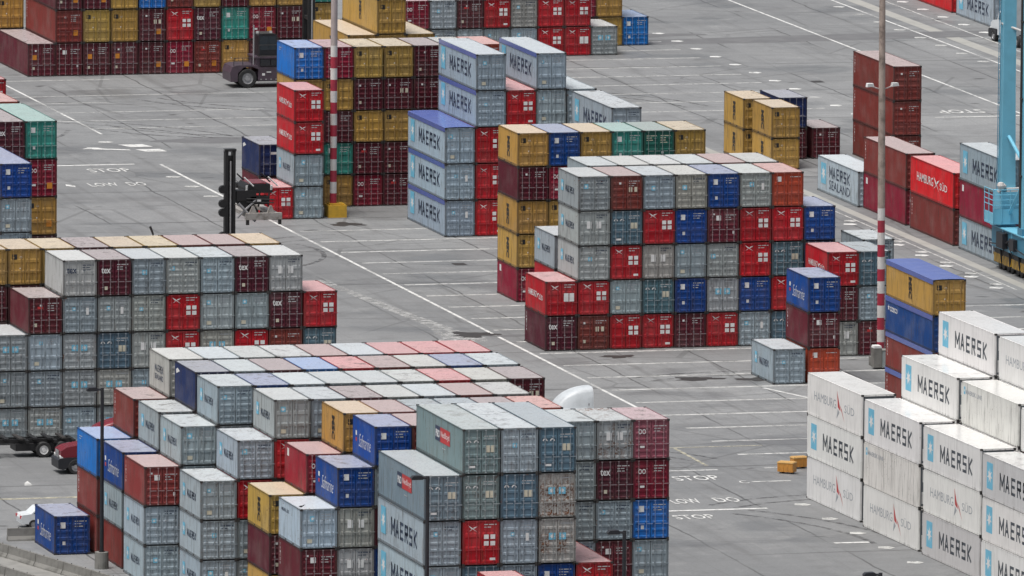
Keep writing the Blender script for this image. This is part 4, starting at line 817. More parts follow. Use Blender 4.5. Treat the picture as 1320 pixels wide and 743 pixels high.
(-48.44, -41.75, 2.591, 6.058, 2.591, 0.0, 'GS', 1, 'grey two-star container, fourth from top, third from left in left grey wall', 'left grey wall'),
(-48.44, -41.75, 5.182, 6.058, 2.591, 0.0, 'GS', 1, 'grey two-star container, third from top, third from left in left grey wall', 'left grey wall'),
(-48.44, -41.75, 7.773, 6.058, 2.591, 0.0, 'G', 1, 'grey container, second from top, third from left in left grey wall', 'left grey wall'),
(-48.44, -41.75, 10.364, 6.058, 2.591, 0.0, 'GT', 3, 'pale grey container, topmost, third from left in left grey wall', 'left grey wall'),
(-45.961, -41.75, 0, 6.058, 2.591, 0.0, 'GS', 1, 'grey two-star container, lowest, fourth from left in left grey wall', 'left grey wall'),
(-45.961, -41.75, 2.591, 6.058, 2.591, 0.0, 'GS', 1, 'grey two-star container, fourth from top, fourth from left in left grey wall', 'left grey wall'),
(-45.961, -41.75, 5.182, 6.058, 2.591, 0.0, 'P', 1, 'slate blue container, third from top, fourth from left in left grey wall', 'left grey wall'),
(-45.961, -41.75, 7.773, 6.058, 2.591, 0.0, 'G', 1, 'grey container, second from top, fourth from left in left grey wall', 'left grey wall'),
(-45.961, -41.75, 10.364, 6.058, 2.591, 0.0, 'T', 1, 'dark maroon tex-lettered container, topmost, fourth from left in left grey wall', 'left grey wall'),
(-43.482, -41.75, 2.591, 6.058, 2.591, 0.0, 'G', 1, 'grey container, fourth from top, fifth from left in left grey wall', 'left grey wall'),
(-43.482, -41.75, 5.182, 6.058, 2.591, 0.0, 'G2', 1, 'grey twin-placard container, third from top, fifth from left in left grey wall', 'left grey wall'),
(-43.482, -41.75, 7.773, 6.058, 2.591, 0.0, 'G', 1, 'grey container, second from top, fifth from left in left grey wall', 'left grey wall'),
(-43.482, -41.75, 10.364, 6.058, 2.591, 0.0, 'G', 1, 'grey container, topmost, fifth from left in left grey wall', 'left grey wall'),
(-41.003, -41.75, 5.182, 6.058, 2.591, 0.0, 'R', 1, 'bright red swallow-marked container, third from top, sixth from left in left grey wall', 'left grey wall'),
(-41.003, -41.75, 7.773, 6.058, 2.591, 0.0, 'R', 1, 'bright red swallow-marked container, second from top, sixth from left in left grey wall', 'left grey wall'),
(-41.003, -41.75, 10.364, 6.058, 2.591, 0.0, 'G', 1, 'grey container, topmost, sixth from left in left grey wall', 'left grey wall'),
(-38.524, -41.75, 5.182, 6.058, 2.591, 0.0, 'GS', 1, 'grey two-star container, third from top, seventh from left in left grey wall', 'left grey wall'),
(-38.524, -41.75, 7.773, 6.058, 2.591, 0.0, 'G', 1, 'grey container, second from top, seventh from left in left grey wall', 'left grey wall'),
(-38.524, -41.75, 10.364, 6.058, 2.591, 0.0, 'G', 1, 'grey container, topmost, seventh from left in left grey wall', 'left grey wall'),
(-36.045, -41.75, 5.182, 6.058, 2.591, 0.0, 'R', 1, 'bright red swallow-marked container, third from top, eighth from left in left grey wall', 'left grey wall'),
(-36.045, -41.75, 7.773, 6.058, 2.591, 0.0, 'G', 1, 'grey container, second from top, eighth from left in left grey wall', 'left grey wall'),
(-36.045, -41.75, 10.364, 6.058, 2.591, 0.0, 'T', 1, 'dark maroon tex-lettered container, topmost, eighth from left in left grey wall', 'left grey wall'),
(-33.566, -41.75, 5.182, 6.058, 2.591, 0.0, 'BR', 1, 'brick red container, third from top, ninth from left in left grey wall', 'left grey wall'),
(-33.566, -41.75, 7.773, 6.058, 2.591, 0.0, 'T', 1, 'dark maroon tex-lettered container, second from top, ninth from left in left grey wall', 'left grey wall'),
(-33.566, -41.75, 10.364, 6.058, 2.591, 0.0, 'G2', 1, 'grey twin-placard container, topmost, ninth from left in left grey wall', 'left grey wall'),
(-31.087, -41.75, 5.182, 6.058, 2.591, 0.0, 'P', 1, 'slate blue container, second from top, tenth from left in left grey wall', 'left grey wall'),
(-31.087, -41.75, 7.773, 6.058, 2.591, 0.0, 'R', 1, 'bright red swallow-marked container, topmost, tenth from left in left grey wall', 'left grey wall'),
(-53.308, -34.7, 7.773, 6.058, 2.591, 0.0, 'M', 1, 'maroon container, second from top, first from left in row behind left grey wall', 'left grey wall'),
(-53.308, -34.7, 10.364, 6.058, 2.591, 0.0, 'O', 1, 'ochre container, topmost, first from left in row behind left grey wall', 'left grey wall'),
(-50.829, -34.7, 7.773, 6.058, 2.591, 0.0, 'M', 1, 'maroon container, second from top, second from left in row behind left grey wall', 'left grey wall'),
(-50.829, -34.7, 10.364, 6.058, 2.591, 0.0, 'O', 1, 'ochre container, topmost, second from left in row behind left grey wall', 'left grey wall'),
(-48.35, -34.7, 10.364, 6.058, 2.591, 0.0, 'O', 1, 'ochre container, topmost, third from left in row behind left grey wall', 'left grey wall'),
(-45.871, -34.7, 10.364, 6.058, 2.591, 0.0, 'M', 1, 'maroon container, topmost, fourth from left in row behind left grey wall', 'left grey wall'),
(-43.392, -34.7, 10.364, 6.058, 2.591, 0.0, 'O', 1, 'ochre container, topmost, fifth from left in row behind left grey wall', 'left grey wall'),
(-40.913, -34.7, 10.364, 6.058, 2.591, 0.0, 'O', 1, 'ochre container, topmost, sixth from left in row behind left grey wall', 'left grey wall'),
(-38.434, -34.7, 10.364, 6.058, 2.591, 0.0, 'BR', 1, 'brick red container, topmost, seventh from left in row behind left grey wall', 'left grey wall'),
(-35.955, -34.7, 10.364, 6.058, 2.591, 0.0, 'BR', 1, 'brick red container, topmost, eighth from left in row behind left grey wall', 'left grey wall'),
(-33.476, -34.7, 10.364, 6.058, 2.591, 0.0, 'O', 1, 'ochre container, topmost, ninth from left in row behind left grey wall', 'left grey wall'),
(-57.942, -94.8, 0, 6.058, 2.591, 0.0, 'BR', 3, 'brick red container, third from top, first from left in rearmost stepped row', 'stepped roof block'),
(-57.942, -94.8, 2.591, 6.058, 2.591, 0.0, 'BR', 3, 'brick red container, second from top, first from left in rearmost stepped row', 'stepped roof block'),
(-57.942, -94.8, 5.182, 6.058, 2.591, 0.0, 'CB', 3, 'bright blue container, topmost, first from left in rearmost stepped row', 'stepped roof block'),
(-55.486, -94.8, 7.773, 6.058, 2.591, 0.0, 'BR', 3, 'brick red container, topmost, second from left in rearmost stepped row', 'stepped roof block'),
(-53.03, -94.8, 10.364, 6.058, 2.591, 0.0, 'Gn', 3, 'dusty light grey container, topmost, third from left in rearmost stepped row', 'stepped roof block'),
(-50.574, -94.8, 10.364, 6.058, 2.591, 0.0, 'G', 1, 'grey container, topmost, fourth from left in rearmost stepped row', 'stepped roof block'),
(-48.118, -94.8, 10.364, 6.058, 2.591, 0.0, 'G', 1, 'grey container, topmost, fifth from left in rearmost stepped row', 'stepped roof block'),
(-45.662, -94.8, 10.364, 6.058, 2.591, 0.0, 'G2', 1, 'grey twin-placard container, topmost, sixth from left in rearmost stepped row', 'stepped roof block'),
(-43.206, -94.8, 10.364, 6.058, 2.591, 0.0, 'BR', 1, 'brick red container, topmost, seventh from left in rearmost stepped row', 'stepped roof block'),
(-40.75, -94.8, 10.364, 6.058, 2.591, 0.0, 'G', 1, 'grey container, topmost, eighth from left in rearmost stepped row', 'stepped roof block'),
(-38.294, -94.8, 10.364, 6.058, 2.591, 0.0, 'R', 1, 'bright red swallow-marked container, topmost, ninth from left in rearmost stepped row', 'stepped roof block'),
(-35.838, -94.8, 10.364, 6.058, 2.591, 0.0, 'R', 1, 'bright red swallow-marked container, topmost, tenth from left in rearmost stepped row', 'stepped roof block'),
(-33.382, -94.8, 10.364, 6.058, 2.591, 0.0, 'R', 1, 'bright red swallow-marked container, topmost, eleventh from left in rearmost stepped row', 'stepped roof block'),
(-57.742, -101.4, 0, 6.058, 2.591, 0.0, 'BR', 3, 'brick red container, third from top, first from left in second stepped row', 'stepped roof block'),
(-57.742, -101.4, 2.591, 6.058, 2.591, 0.0, 'G', 3, 'grey container, second from top, first from left in second stepped row', 'stepped roof block'),
(-57.742, -101.4, 5.182, 6.058, 2.591, 0.0, 'B', 3, 'royal blue container, topmost, first from left in second stepped row', 'stepped roof block'),
(-55.286, -101.4, 7.773, 6.058, 2.591, 0.0, 'G', 3, 'grey container, topmost, second from left in second stepped row', 'stepped roof block'),
(-52.83, -101.4, 10.364, 6.058, 2.591, 0.0, 'NB', 3, 'navy container, topmost, third from left in second stepped row', 'stepped roof block'),
(-50.374, -101.4, 10.364, 6.058, 2.591, 0.0, 'G', 1, 'grey container, topmost, fourth from left in second stepped row', 'stepped roof block'),
(-47.918, -101.4, 10.364, 6.058, 2.591, 0.0, 'M', 1, 'maroon container, topmost, fifth from left in second stepped row', 'stepped roof block'),
(-45.462, -101.4, 10.364, 6.058, 2.591, 0.0, 'CB', 1, 'bright blue container, topmost, sixth from left in second stepped row', 'stepped roof block'),
(-43.006, -101.4, 10.364, 6.058, 2.591, 0.0, 'R', 1, 'bright red swallow-marked container, topmost, seventh from left in second stepped row', 'stepped roof block'),
(-40.55, -101.4, 10.364, 6.058, 2.591, 0.0, 'BR', 1, 'brick red container, topmost, eighth from left in second stepped row', 'stepped roof block'),
(-38.094, -101.4, 10.364, 6.058, 2.591, 0.0, 'G2', 1, 'grey twin-placard container, topmost, ninth from left in second stepped row', 'stepped roof block'),
(-35.638, -101.4, 10.364, 6.058, 2.591, 0.0, 'B', 1, 'royal blue container, topmost, tenth from left in second stepped row', 'stepped roof block'),
(-33.182, -101.4, 10.364, 6.058, 2.591, 0.0, 'G', 1, 'grey container, topmost, eleventh from left in second stepped row', 'stepped roof block'),
(-57.872, -108.5, 0, 6.058, 2.591, 0.0, 'G', 3, 'grey container, third from top, first from left in third stepped row', 'stepped roof block'),
(-57.872, -108.5, 2.591, 6.058, 2.591, 0.0, 'G', 3, 'grey container, second from top, first from left in third stepped row', 'stepped roof block'),
(-57.872, -108.5, 5.182, 6.058, 2.591, 0.0, 'BR1', 3, 'brick red container, topmost, first from left in third stepped row', 'stepped roof block'),
(-55.416, -108.5, 5.182, 6.058, 2.591, 0.0, 'G', 1, 'grey container, second from top, second from left in third stepped row', 'stepped roof block'),
(-55.416, -108.5, 7.773, 6.058, 2.591, 0.0, 'G', 3, 'grey container, topmost, second from left in third stepped row', 'stepped roof block'),
(-52.96, -108.5, 7.773, 6.058, 2.591, 0.0, 'G', 1, 'grey container, second from top, third from left in third stepped row', 'stepped roof block'),
(-52.96, -108.5, 10.364, 6.058, 2.591, 0.0, 'G', 3, 'grey container, topmost, third from left in third stepped row', 'stepped roof block'),
(-50.504, -108.5, 10.364, 6.058, 2.591, 0.0, 'B', 1, 'royal blue container, topmost, fourth from left in third stepped row', 'stepped roof block'),
(-48.048, -108.5, 10.364, 6.058, 2.591, 0.0, 'G', 1, 'grey container, topmost, fifth from left in third stepped row', 'stepped roof block'),
(-45.592, -108.5, 10.364, 6.058, 2.591, 0.0, 'G', 1, 'grey container, topmost, sixth from left in third stepped row', 'stepped roof block'),
(-43.136, -108.5, 10.364, 6.058, 2.591, 0.0, 'G', 1, 'grey container, topmost, seventh from left in third stepped row', 'stepped roof block'),
(-40.68, -108.5, 10.364, 6.058, 2.591, 0.0, 'G2', 1, 'grey twin-placard container, topmost, eighth from left in third stepped row', 'stepped roof block'),
(-38.224, -108.5, 10.364, 6.058, 2.591, 0.0, 'R', 1, 'bright red swallow-marked container, topmost, ninth from left in third stepped row', 'stepped roof block'),
(-35.768, -108.5, 10.364, 6.058, 2.591, 0.0, 'Gt', 1, 'tan-grey container, topmost, tenth from left in third stepped row', 'stepped roof block'),
(-33.312, -108.5, 10.364, 6.058, 2.591, 0.0, 'M', 1, 'maroon container, topmost, eleventh from left in third stepped row', 'stepped roof block'),
(-55.786, -115.7, 0, 6.058, 2.591, 0.0, 'G', 3, 'grey container, third from top, first from left in fourth stepped row', 'stepped roof block'),
(-55.786, -115.7, 2.591, 6.058, 2.591, 0.0, 'G', 3, 'grey container, second from top, first from left in fourth stepped row', 'stepped roof block'),
(-55.786, -115.7, 5.182, 6.058, 2.591, 0.0, 'G', 3, 'grey container, topmost, first from left in fourth stepped row', 'stepped roof block'),
(-53.33, -115.7, 0, 6.058, 2.591, 0.0, 'G', 1, 'grey container, fourth from top, second from left in fourth stepped row', 'stepped roof block'),
(-53.33, -115.7, 2.591, 6.058, 2.591, 0.0, 'G', 1, 'grey container, third from top, second from left in fourth stepped row', 'stepped roof block'),
(-53.33, -115.7, 5.182, 6.058, 2.591, 0.0, 'R', 1, 'bright red swallow-marked container, second from top, second from left in fourth stepped row', 'stepped roof block'),
(-53.33, -115.7, 7.773, 6.058, 2.591, 0.0, 'G', 3, 'grey container, topmost, second from left in fourth stepped row', 'stepped roof block'),
(-50.874, -115.7, 7.773, 6.058, 2.591, 0.0, 'R', 1, 'bright red swallow-marked container, second from top, third from left in fourth stepped row', 'stepped roof block'),
(-50.874, -115.7, 10.364, 6.058, 2.591, 0.0, 'G', 3, 'grey container, topmost, third from left in fourth stepped row', 'stepped roof block'),
(-48.418, -115.7, 10.364, 6.058, 2.591, 0.0, 'G', 1, 'grey container, topmost, fourth from left in fourth stepped row', 'stepped roof block'),
(-45.962, -115.7, 10.364, 6.058, 2.591, 0.0, 'M', 1, 'maroon container, topmost, fifth from left in fourth stepped row', 'stepped roof block'),
(-43.506, -115.7, 10.364, 6.058, 2.591, 0.0, 'G', 1, 'grey container, topmost, sixth from left in fourth stepped row', 'stepped roof block'),
(-41.05, -115.7, 10.364, 6.058, 2.591, 0.0, 'G', 1, 'grey container, topmost, seventh from left in fourth stepped row', 'stepped roof block'),
(-38.594, -115.7, 10.364, 6.058, 2.591, 0.0, 'BR', 1, 'brick red container, topmost, eighth from left in fourth stepped row', 'stepped roof block'),
(-36.138, -115.7, 10.364, 6.058, 2.591, 0.0, 'G', 1, 'grey container, topmost, ninth from left in fourth stepped row', 'stepped roof block'),
(-52.89, -122.75, 0, 6.058, 2.591, 0.0, 'O', 2, 'ochre container, third from top, first from left in fifth stepped row', 'stepped roof block'),
(-52.89, -122.75, 2.591, 6.058, 2.591, 0.0, 'M', 3, 'maroon container, second from top, first from left in fifth stepped row', 'stepped roof block'),
(-52.89, -122.75, 5.182, 6.058, 2.591, 0.0, 'O', 3, 'ochre container, topmost, first from left in fifth stepped row', 'stepped roof block'),
(-50.45, -122.75, 7.773, 6.058, 2.591, 0.0, 'Kp', 3, 'crimson container, topmost, second from left in fifth stepped row', 'stepped roof block'),
(-48.01, -122.75, 10.364, 6.058, 2.591, 0.0, 'O', 3, 'ochre container, topmost, third from left in fifth stepped row', 'stepped roof block'),
(-45.57, -122.75, 10.364, 6.058, 2.591, 0.0, 'BR', 1, 'brick red container, topmost, fourth from left in fifth stepped row', 'stepped roof block'),
(-43.13, -122.75, 10.364, 6.058, 2.591, 0.0, 'P', 0, 'slate blue container, topmost, fifth from left in fifth stepped row', 'stepped roof block'),
(-40.69, -122.75, 10.364, 6.058, 2.591, 0.0, 'P', 0, 'slate blue container, topmost, sixth from left in fifth stepped row', 'stepped roof block'),
(-38.25, -122.75, 10.364, 6.058, 2.591, 0.0, 'M', 0, 'maroon container, topmost, seventh from left in fifth stepped row', 'stepped roof block'),
(-35.81, -122.75, 10.364, 6.058, 2.591, 0.0, 'OR', 0, 'orange-red container, topmost, eighth from left in fifth stepped row', 'stepped roof block'),
(-52.44, -129.4, 2.591, 6.058, 2.591, 0.0, 'M1', 3, 'maroon placarded container, second from top, first from left in sixth stepped row', 'stepped roof block'),
(-52.44, -129.4, 5.182, 6.058, 2.591, 0.0, 'Gl', 3, 'pale blue-grey container, topmost, first from left in sixth stepped row', 'stepped roof block'),
(-50.0, -129.4, 2.591, 6.058, 2.591, 0.0, 'G2', 1, 'grey twin-placard container, third from top, second from left in sixth stepped row', 'stepped roof block'),
(-50.0, -129.4, 5.182, 6.058, 2.591, 0.0, 'G2', 1, 'grey twin-placard container, second from top, second from left in sixth stepped row', 'stepped roof block'),
(-50.0, -129.4, 7.773, 6.058, 2.591, 0.0, 'B', 3, 'royal blue container, topmost, second from left in sixth stepped row', 'stepped roof block'),
(-47.56, -129.4, 2.591, 6.058, 2.591, 0.0, 'B', 1, 'royal blue container, fourth from top, third from left in sixth stepped row', 'stepped roof block'),
(-47.56, -129.4, 5.182, 6.058, 2.591, 0.0, 'M', 1, 'maroon container, third from top, third from left in sixth stepped row', 'stepped roof block'),
(-47.56, -129.4, 7.773, 6.058, 2.591, 0.0, 'G', 1, 'grey container, second from top, third from left in sixth stepped row', 'stepped roof block'),
(-47.56, -129.4, 10.364, 6.058, 2.591, 0.0, 'B', 3, 'royal blue container, topmost, third from left in sixth stepped row', 'stepped roof block'),
(-45.12, -129.4, 10.364, 6.058, 2.591, 0.0, 'BR', 1, 'brick red container, topmost, fourth from left in sixth stepped row', 'stepped roof block'),
(-35.36, -129.4, 2.591, 6.058, 2.591, 0.0, 'G', 1, 'grey container, fourth from top, fifth from left in sixth stepped row', 'stepped roof block'),
(-35.36, -129.4, 5.182, 6.058, 2.591, 0.0, 'G', 1, 'grey container, third from top, fifth from left in sixth stepped row', 'stepped roof block'),
(-35.36, -129.4, 7.773, 6.058, 2.591, 0.0, 'G', 1, 'grey container, second from top, fifth from left in sixth stepped row', 'stepped roof block'),
(-35.36, -129.4, 10.364, 6.058, 2.591, 0.0, 'G', 1, 'grey container, topmost, fifth from left in sixth stepped row', 'stepped roof block'),
(-32.92, -129.4, 2.591, 6.058, 2.591, 0.0, 'M1', 1, 'maroon placarded container, fourth from top, sixth from left in sixth stepped row', 'stepped roof block'),
(-32.92, -129.4, 5.182, 6.058, 2.591, 0.0, 'G', 1, 'grey container, third from top, sixth from left in sixth stepped row', 'stepped roof block'),
(-32.92, -129.4, 7.773, 6.058, 2.591, 0.0, 'T', 1, 'dark maroon tex-lettered container, second from top, sixth from left in sixth stepped row', 'stepped roof block'),
(-32.92, -129.4, 10.364, 6.058, 2.591, 0.0, 'Gs', 5, 'stained twin-placard grey container, topmost, sixth from left in sixth stepped row', 'stepped roof block'),
(-30.48, -129.4, 2.591, 6.058, 2.591, 0.0, 'G', 1, 'grey container, fourth from top, seventh from left in sixth stepped row', 'stepped roof block'),
(-30.48, -129.4, 5.182, 6.058, 2.591, 0.0, 'CB', 1, 'bright blue container, third from top, seventh from left in sixth stepped row', 'stepped roof block'),
(-30.48, -129.4, 7.773, 6.058, 2.591, 0.0, 'K', 1, 'crimson container, second from top, seventh from left in sixth stepped row', 'stepped roof block'),
(-30.48, -129.4, 10.364, 6.058, 2.591, 0.0, 'Kf', 1, 'faded crimson container, topmost, seventh from left in sixth stepped row', 'stepped roof block'),
(-47.585, -142.5, 2.896, 12.192, 2.896, 0.0, 'Gm', 3, 'grey container, third from top, first from left in nearest blue-grey block', 'nearest blue-grey block'),
(-47.585, -142.5, 5.792, 12.192, 2.896, 0.0, 'Gm', 3, 'grey container, second from top, first from left in nearest blue-grey block', 'nearest blue-grey block'),
(-47.585, -142.5, 8.688, 12.192, 2.896, 0.0, 'Po', 3, 'weathered blue-grey container, topmost, first from left in nearest blue-grey block', 'nearest blue-grey block'),
(-45.1, -142.5, 2.896, 12.192, 2.896, 0.0, 'P', 1, 'slate blue container, fourth from top, second from left in nearest blue-grey block', 'nearest blue-grey block'),
(-45.1, -142.5, 5.792, 12.192, 2.896, 0.0, 'R', 1, 'bright red swallow-marked container, third from top, second from left in nearest blue-grey block', 'nearest blue-grey block'),
(-45.1, -142.5, 8.688, 12.192, 2.896, 0.0, 'Pr', 7, 'rust-streaked slate container, second from top, second from left in nearest blue-grey block', 'nearest blue-grey block'),
(-45.1, -142.5, 11.584, 12.192, 2.896, 0.0, 'Po', 3, 'weathered blue-grey container, topmost, second from left in nearest blue-grey block', 'nearest blue-grey block'),
(-42.615, -142.5, 2.896, 12.192, 2.896, 0.0, 'G', 1, 'grey container, fourth from top, third from left in nearest blue-grey block', 'nearest blue-grey block'),
(-42.615, -142.5, 5.792, 12.192, 2.896, 0.0, 'G', 1, 'grey container, third from top, third from left in nearest blue-grey block', 'nearest blue-grey block'),
(-42.615, -142.5, 8.688, 12.192, 2.896, 0.0, 'P', 1, 'slate blue container, second from top, third from left in nearest blue-grey block', 'nearest blue-grey block'),
(-42.615, -142.5, 11.584, 12.192, 2.896, 0.0, 'G', 3, 'grey container, topmost, third from left in nearest blue-grey block', 'nearest blue-grey block'),
(-40.13, -142.5, 2.896, 12.192, 2.896, 0.0, 'B', 1, 'royal blue container, fourth from top, fourth from left in nearest blue-grey block', 'nearest blue-grey block'),
(-40.13, -142.5, 5.792, 12.192, 2.896, 0.0, 'Gr', 5, 'rust-stained two-star container, third from top, fourth from left in nearest blue-grey block', 'nearest blue-grey block'),
(-40.13, -142.5, 8.688, 12.192, 2.896, 0.0, 'Gr', 5, 'rust-stained two-star container, second from top, fourth from left in nearest blue-grey block', 'nearest blue-grey block'),
(-40.13, -142.5, 11.584, 12.192, 2.896, 0.0, 'P', 3, 'slate blue container, topmost, fourth from left in nearest blue-grey block', 'nearest blue-grey block'),
(-37.645, -142.5, 2.896, 12.192, 2.896, 0.0, 'R', 1, 'bright red swallow-marked container, topmost, fifth from left in nearest blue-grey block', 'nearest blue-grey block'),
(-44.7, -157.0, 2.896, 12.192, 2.896, 0.0, 'R', 0, 'bright red swallow-marked container, topmost of bottom edge before nearest block', 'nearest blue-grey block'),
(-4.017, -90.286, 0, 12.192, 2.896, 0.03142, 'WH', 3, 'white red-arrow refrigerated container, third from top of farthest white stack', 'white refrigerated stacks'),
(-4.017, -90.286, 2.896, 12.192, 2.896, 0.03142, 'WM', 3, 'white star-logo refrigerated container, second from top of farthest white stack', 'white refrigerated stacks'),
(-4.017, -90.286, 5.792, 12.192, 2.896, 0.03142, 'WH', 3, 'white red-arrow refrigerated container, topmost of farthest white stack', 'white refrigerated stacks'),
(-3.957, -104.186, 0, 12.192, 2.896, 0.03142, 'WH', 3, 'white red-arrow refrigerated container, third from top, first from left in second white stack', 'white refrigerated stacks'),
(-3.957, -104.186, 2.896, 12.192, 2.896, 0.03142, 'WL', 3, 'stained white refrigerated container, second from top, first from left in second white stack', 'white refrigerated stacks'),
(-3.957, -104.186, 5.792, 12.192, 2.896, 0.03142, 'WM', 3, 'white star-logo refrigerated container, topmost, first from left in second white stack', 'white refrigerated stacks'),
(-1.358, -104.104, 5.792, 12.192, 2.896, 0.03142, 'WM', 2, 'white star-logo refrigerated container, second from top, second from left in second white stack', 'white refrigerated stacks'),
(-1.358, -104.104, 8.688, 12.192, 2.896, 0.03142, 'WM', 3, 'white star-logo refrigerated container, topmost, second from left in second white stack', 'white refrigerated stacks'),
(1.24, -104.023, 8.688, 12.192, 2.896, 0.03142, 'WM', 2, 'white star-logo refrigerated container, second from top, third from left in second white stack', 'white refrigerated stacks'),
(1.24, -104.023, 11.584, 12.192, 2.896, 0.03142, 'WM', 3, 'white star-logo refrigerated container, topmost, third from left in second white stack', 'white refrigerated stacks'),
(-3.637, -117.386, 0, 12.192, 2.896, 0.03142, 'WMg', 3, 'greyish star-logo refrigerated container, third from top, first from left in third white stack', 'white refrigerated stacks'),
(-3.637, -117.386, 2.896, 12.192, 2.896, 0.03142, 'WH', 3, 'white red-arrow refrigerated container, second from top, first from left in third white stack', 'white refrigerated stacks'),
(-3.637, -117.386, 5.792, 12.192, 2.896, 0.03142, 'WM', 3, 'white star-logo refrigerated container, topmost, first from left in third white stack', 'white refrigerated stacks'),
(-1.038, -117.304, 5.792, 12.192, 2.896, 0.03142, 'WM', 2, 'white star-logo refrigerated container, second from top, second from left in third white stack', 'white refrigerated stacks'),
(-1.038, -117.304, 8.688, 12.192, 2.896, 0.03142, 'WL', 3, 'stained white refrigerated container, topmost, second from left in third white stack', 'white refrigerated stacks'),
(1.56, -117.223, 8.688, 12.192, 2.896, 0.03142, 'WM', 0, 'white star-logo refrigerated container, second from top, third from left in third white stack', 'white refrigerated stacks'),
(1.56, -117.223, 11.584, 12.192, 2.896, 0.03142, 'WH', 2, 'white red-arrow refrigerated container, topmost, third from left in third white stack', 'white refrigerated stacks'),
(-3.537, -130.886, 0, 12.192, 2.896, 0.03142, 'WM', 2, 'white star-logo refrigerated container, third from top, first from left in nearest white stack', 'white refrigerated stacks'),
(-3.537, -130.886, 2.896, 12.192, 2.896, 0.03142, 'WM', 2, 'white star-logo refrigerated container, second from top, first from left in nearest white stack', 'white refrigerated stacks'),
(-3.537, -130.886, 5.792, 12.192, 2.896, 0.03142, 'WMg', 2, 'greyish star-logo refrigerated container, topmost, first from left in nearest white stack', 'white refrigerated stacks'),
(-0.938, -130.804, 8.688, 12.192, 2.896, 0.03142, 'WM', 2, 'white star-logo refrigerated container, topmost, second from left in nearest white stack', 'white refrigerated stacks'),
(44.75, 81.4, 0, 12.192, 2.896, 0.0, 'GL', 3, 'pale grey container at kerb row start', 'kerb row'),
(45.1, 68.9, 0, 12.192, 2.896, 0.0, 'K', 3, 'crimson container, second from top of kerb row behind mast', 'kerb row'),
(45.1, 68.9, 2.896, 12.192, 2.896, 0.0, 'BR', 3, 'brick red container, topmost of kerb row behind mast', 'kerb row'),
(45.1, 55.4, 0, 12.192, 2.896, 0.0, 'BR', 3, 'brick red container, second from top of kerb row middle', 'kerb row'),
(45.1, 55.4, 2.896, 12.192, 2.896, 0.0, 'RH', 3, 'bright red swallow-marked container, topmost of kerb row middle', 'kerb row'),
(45.15, 41.8, 0, 12.192, 2.591, 0.0, 'Gm', 3, 'grey container, third from top of kerb row by blue crane', 'kerb row'),
(45.15, 41.8, 2.591, 12.192, 2.896, 0.0, 'K', 3, 'crimson container, second from top of kerb row by blue crane', 'kerb row'),
(45.15, 41.8, 5.487, 12.192, 2.896, 0.0, 'Gm', 3, 'grey container, topmost of kerb row by blue crane', 'kerb row'),
(54.45, 105.0, 0, 12.192, 2.896, 0.0, 'BR', 3, 'brick red container, third from top of lone three-high tower', 'lone tower'),
(54.45, 105.0, 2.896, 12.192, 2.896, 0.0, 'BR', 3, 'brick red container, second from top of lone three-high tower', 'lone tower'),
(54.45, 105.0, 5.792, 12.192, 2.896, 0.0, 'BR', 3, 'brick red container, topmost of lone three-high tower', 'lone tower'),
(44.8, 107.7, 0, 6.058, 2.591, 0.0, 'O', 3, 'ochre container, second from top of nearer ochre pair', 'ochre pairs'),
(44.8, 107.7, 2.591, 6.058, 2.591, 0.0, 'O', 3, 'ochre container, topmost of nearer ochre pair', 'ochre pairs'),
(44.2, 114.4, 0, 6.058, 2.591, 0.0, 'O', 3, 'ochre container, second from top of farther ochre pair', 'ochre pairs'),
(44.2, 114.4, 2.591, 6.058, 2.591, 0.0, 'O', 3, 'ochre container, topmost of farther ochre pair', 'ochre pairs'),
(47.34, 114.6, 0, 6.058, 2.591, 0.0, 'M', 1, 'maroon container, second from top, first from left in stack beside ochre pairs', 'ochre pairs'),
(47.34, 114.6, 2.591, 6.058, 2.591, 0.0, 'NB', 3, 'navy container, topmost, first from left in stack beside ochre pairs', 'ochre pairs'),
(50.24, 114.6, 0, 6.058, 2.591, 0.0, 'M', 3, 'maroon container, single, second from left in stack beside ochre pairs', 'ochre pairs'),
(94.2, 223.5, 0, 12.192, 2.896, 0.0, 'RH', 3, 'bright red swallow-marked container at far top corner', 'far corner containers'),
(94.2, 210.0, 0, 12.192, 2.896, 0.0, 'Gm', 3, 'grey container at far corner by crane', 'far corner containers'),
(-60.7, -94.3, 0, 6.058, 2.591, 0.0, 'B', 3, 'royal blue container at ground behind the barriers', 'single container'),
]
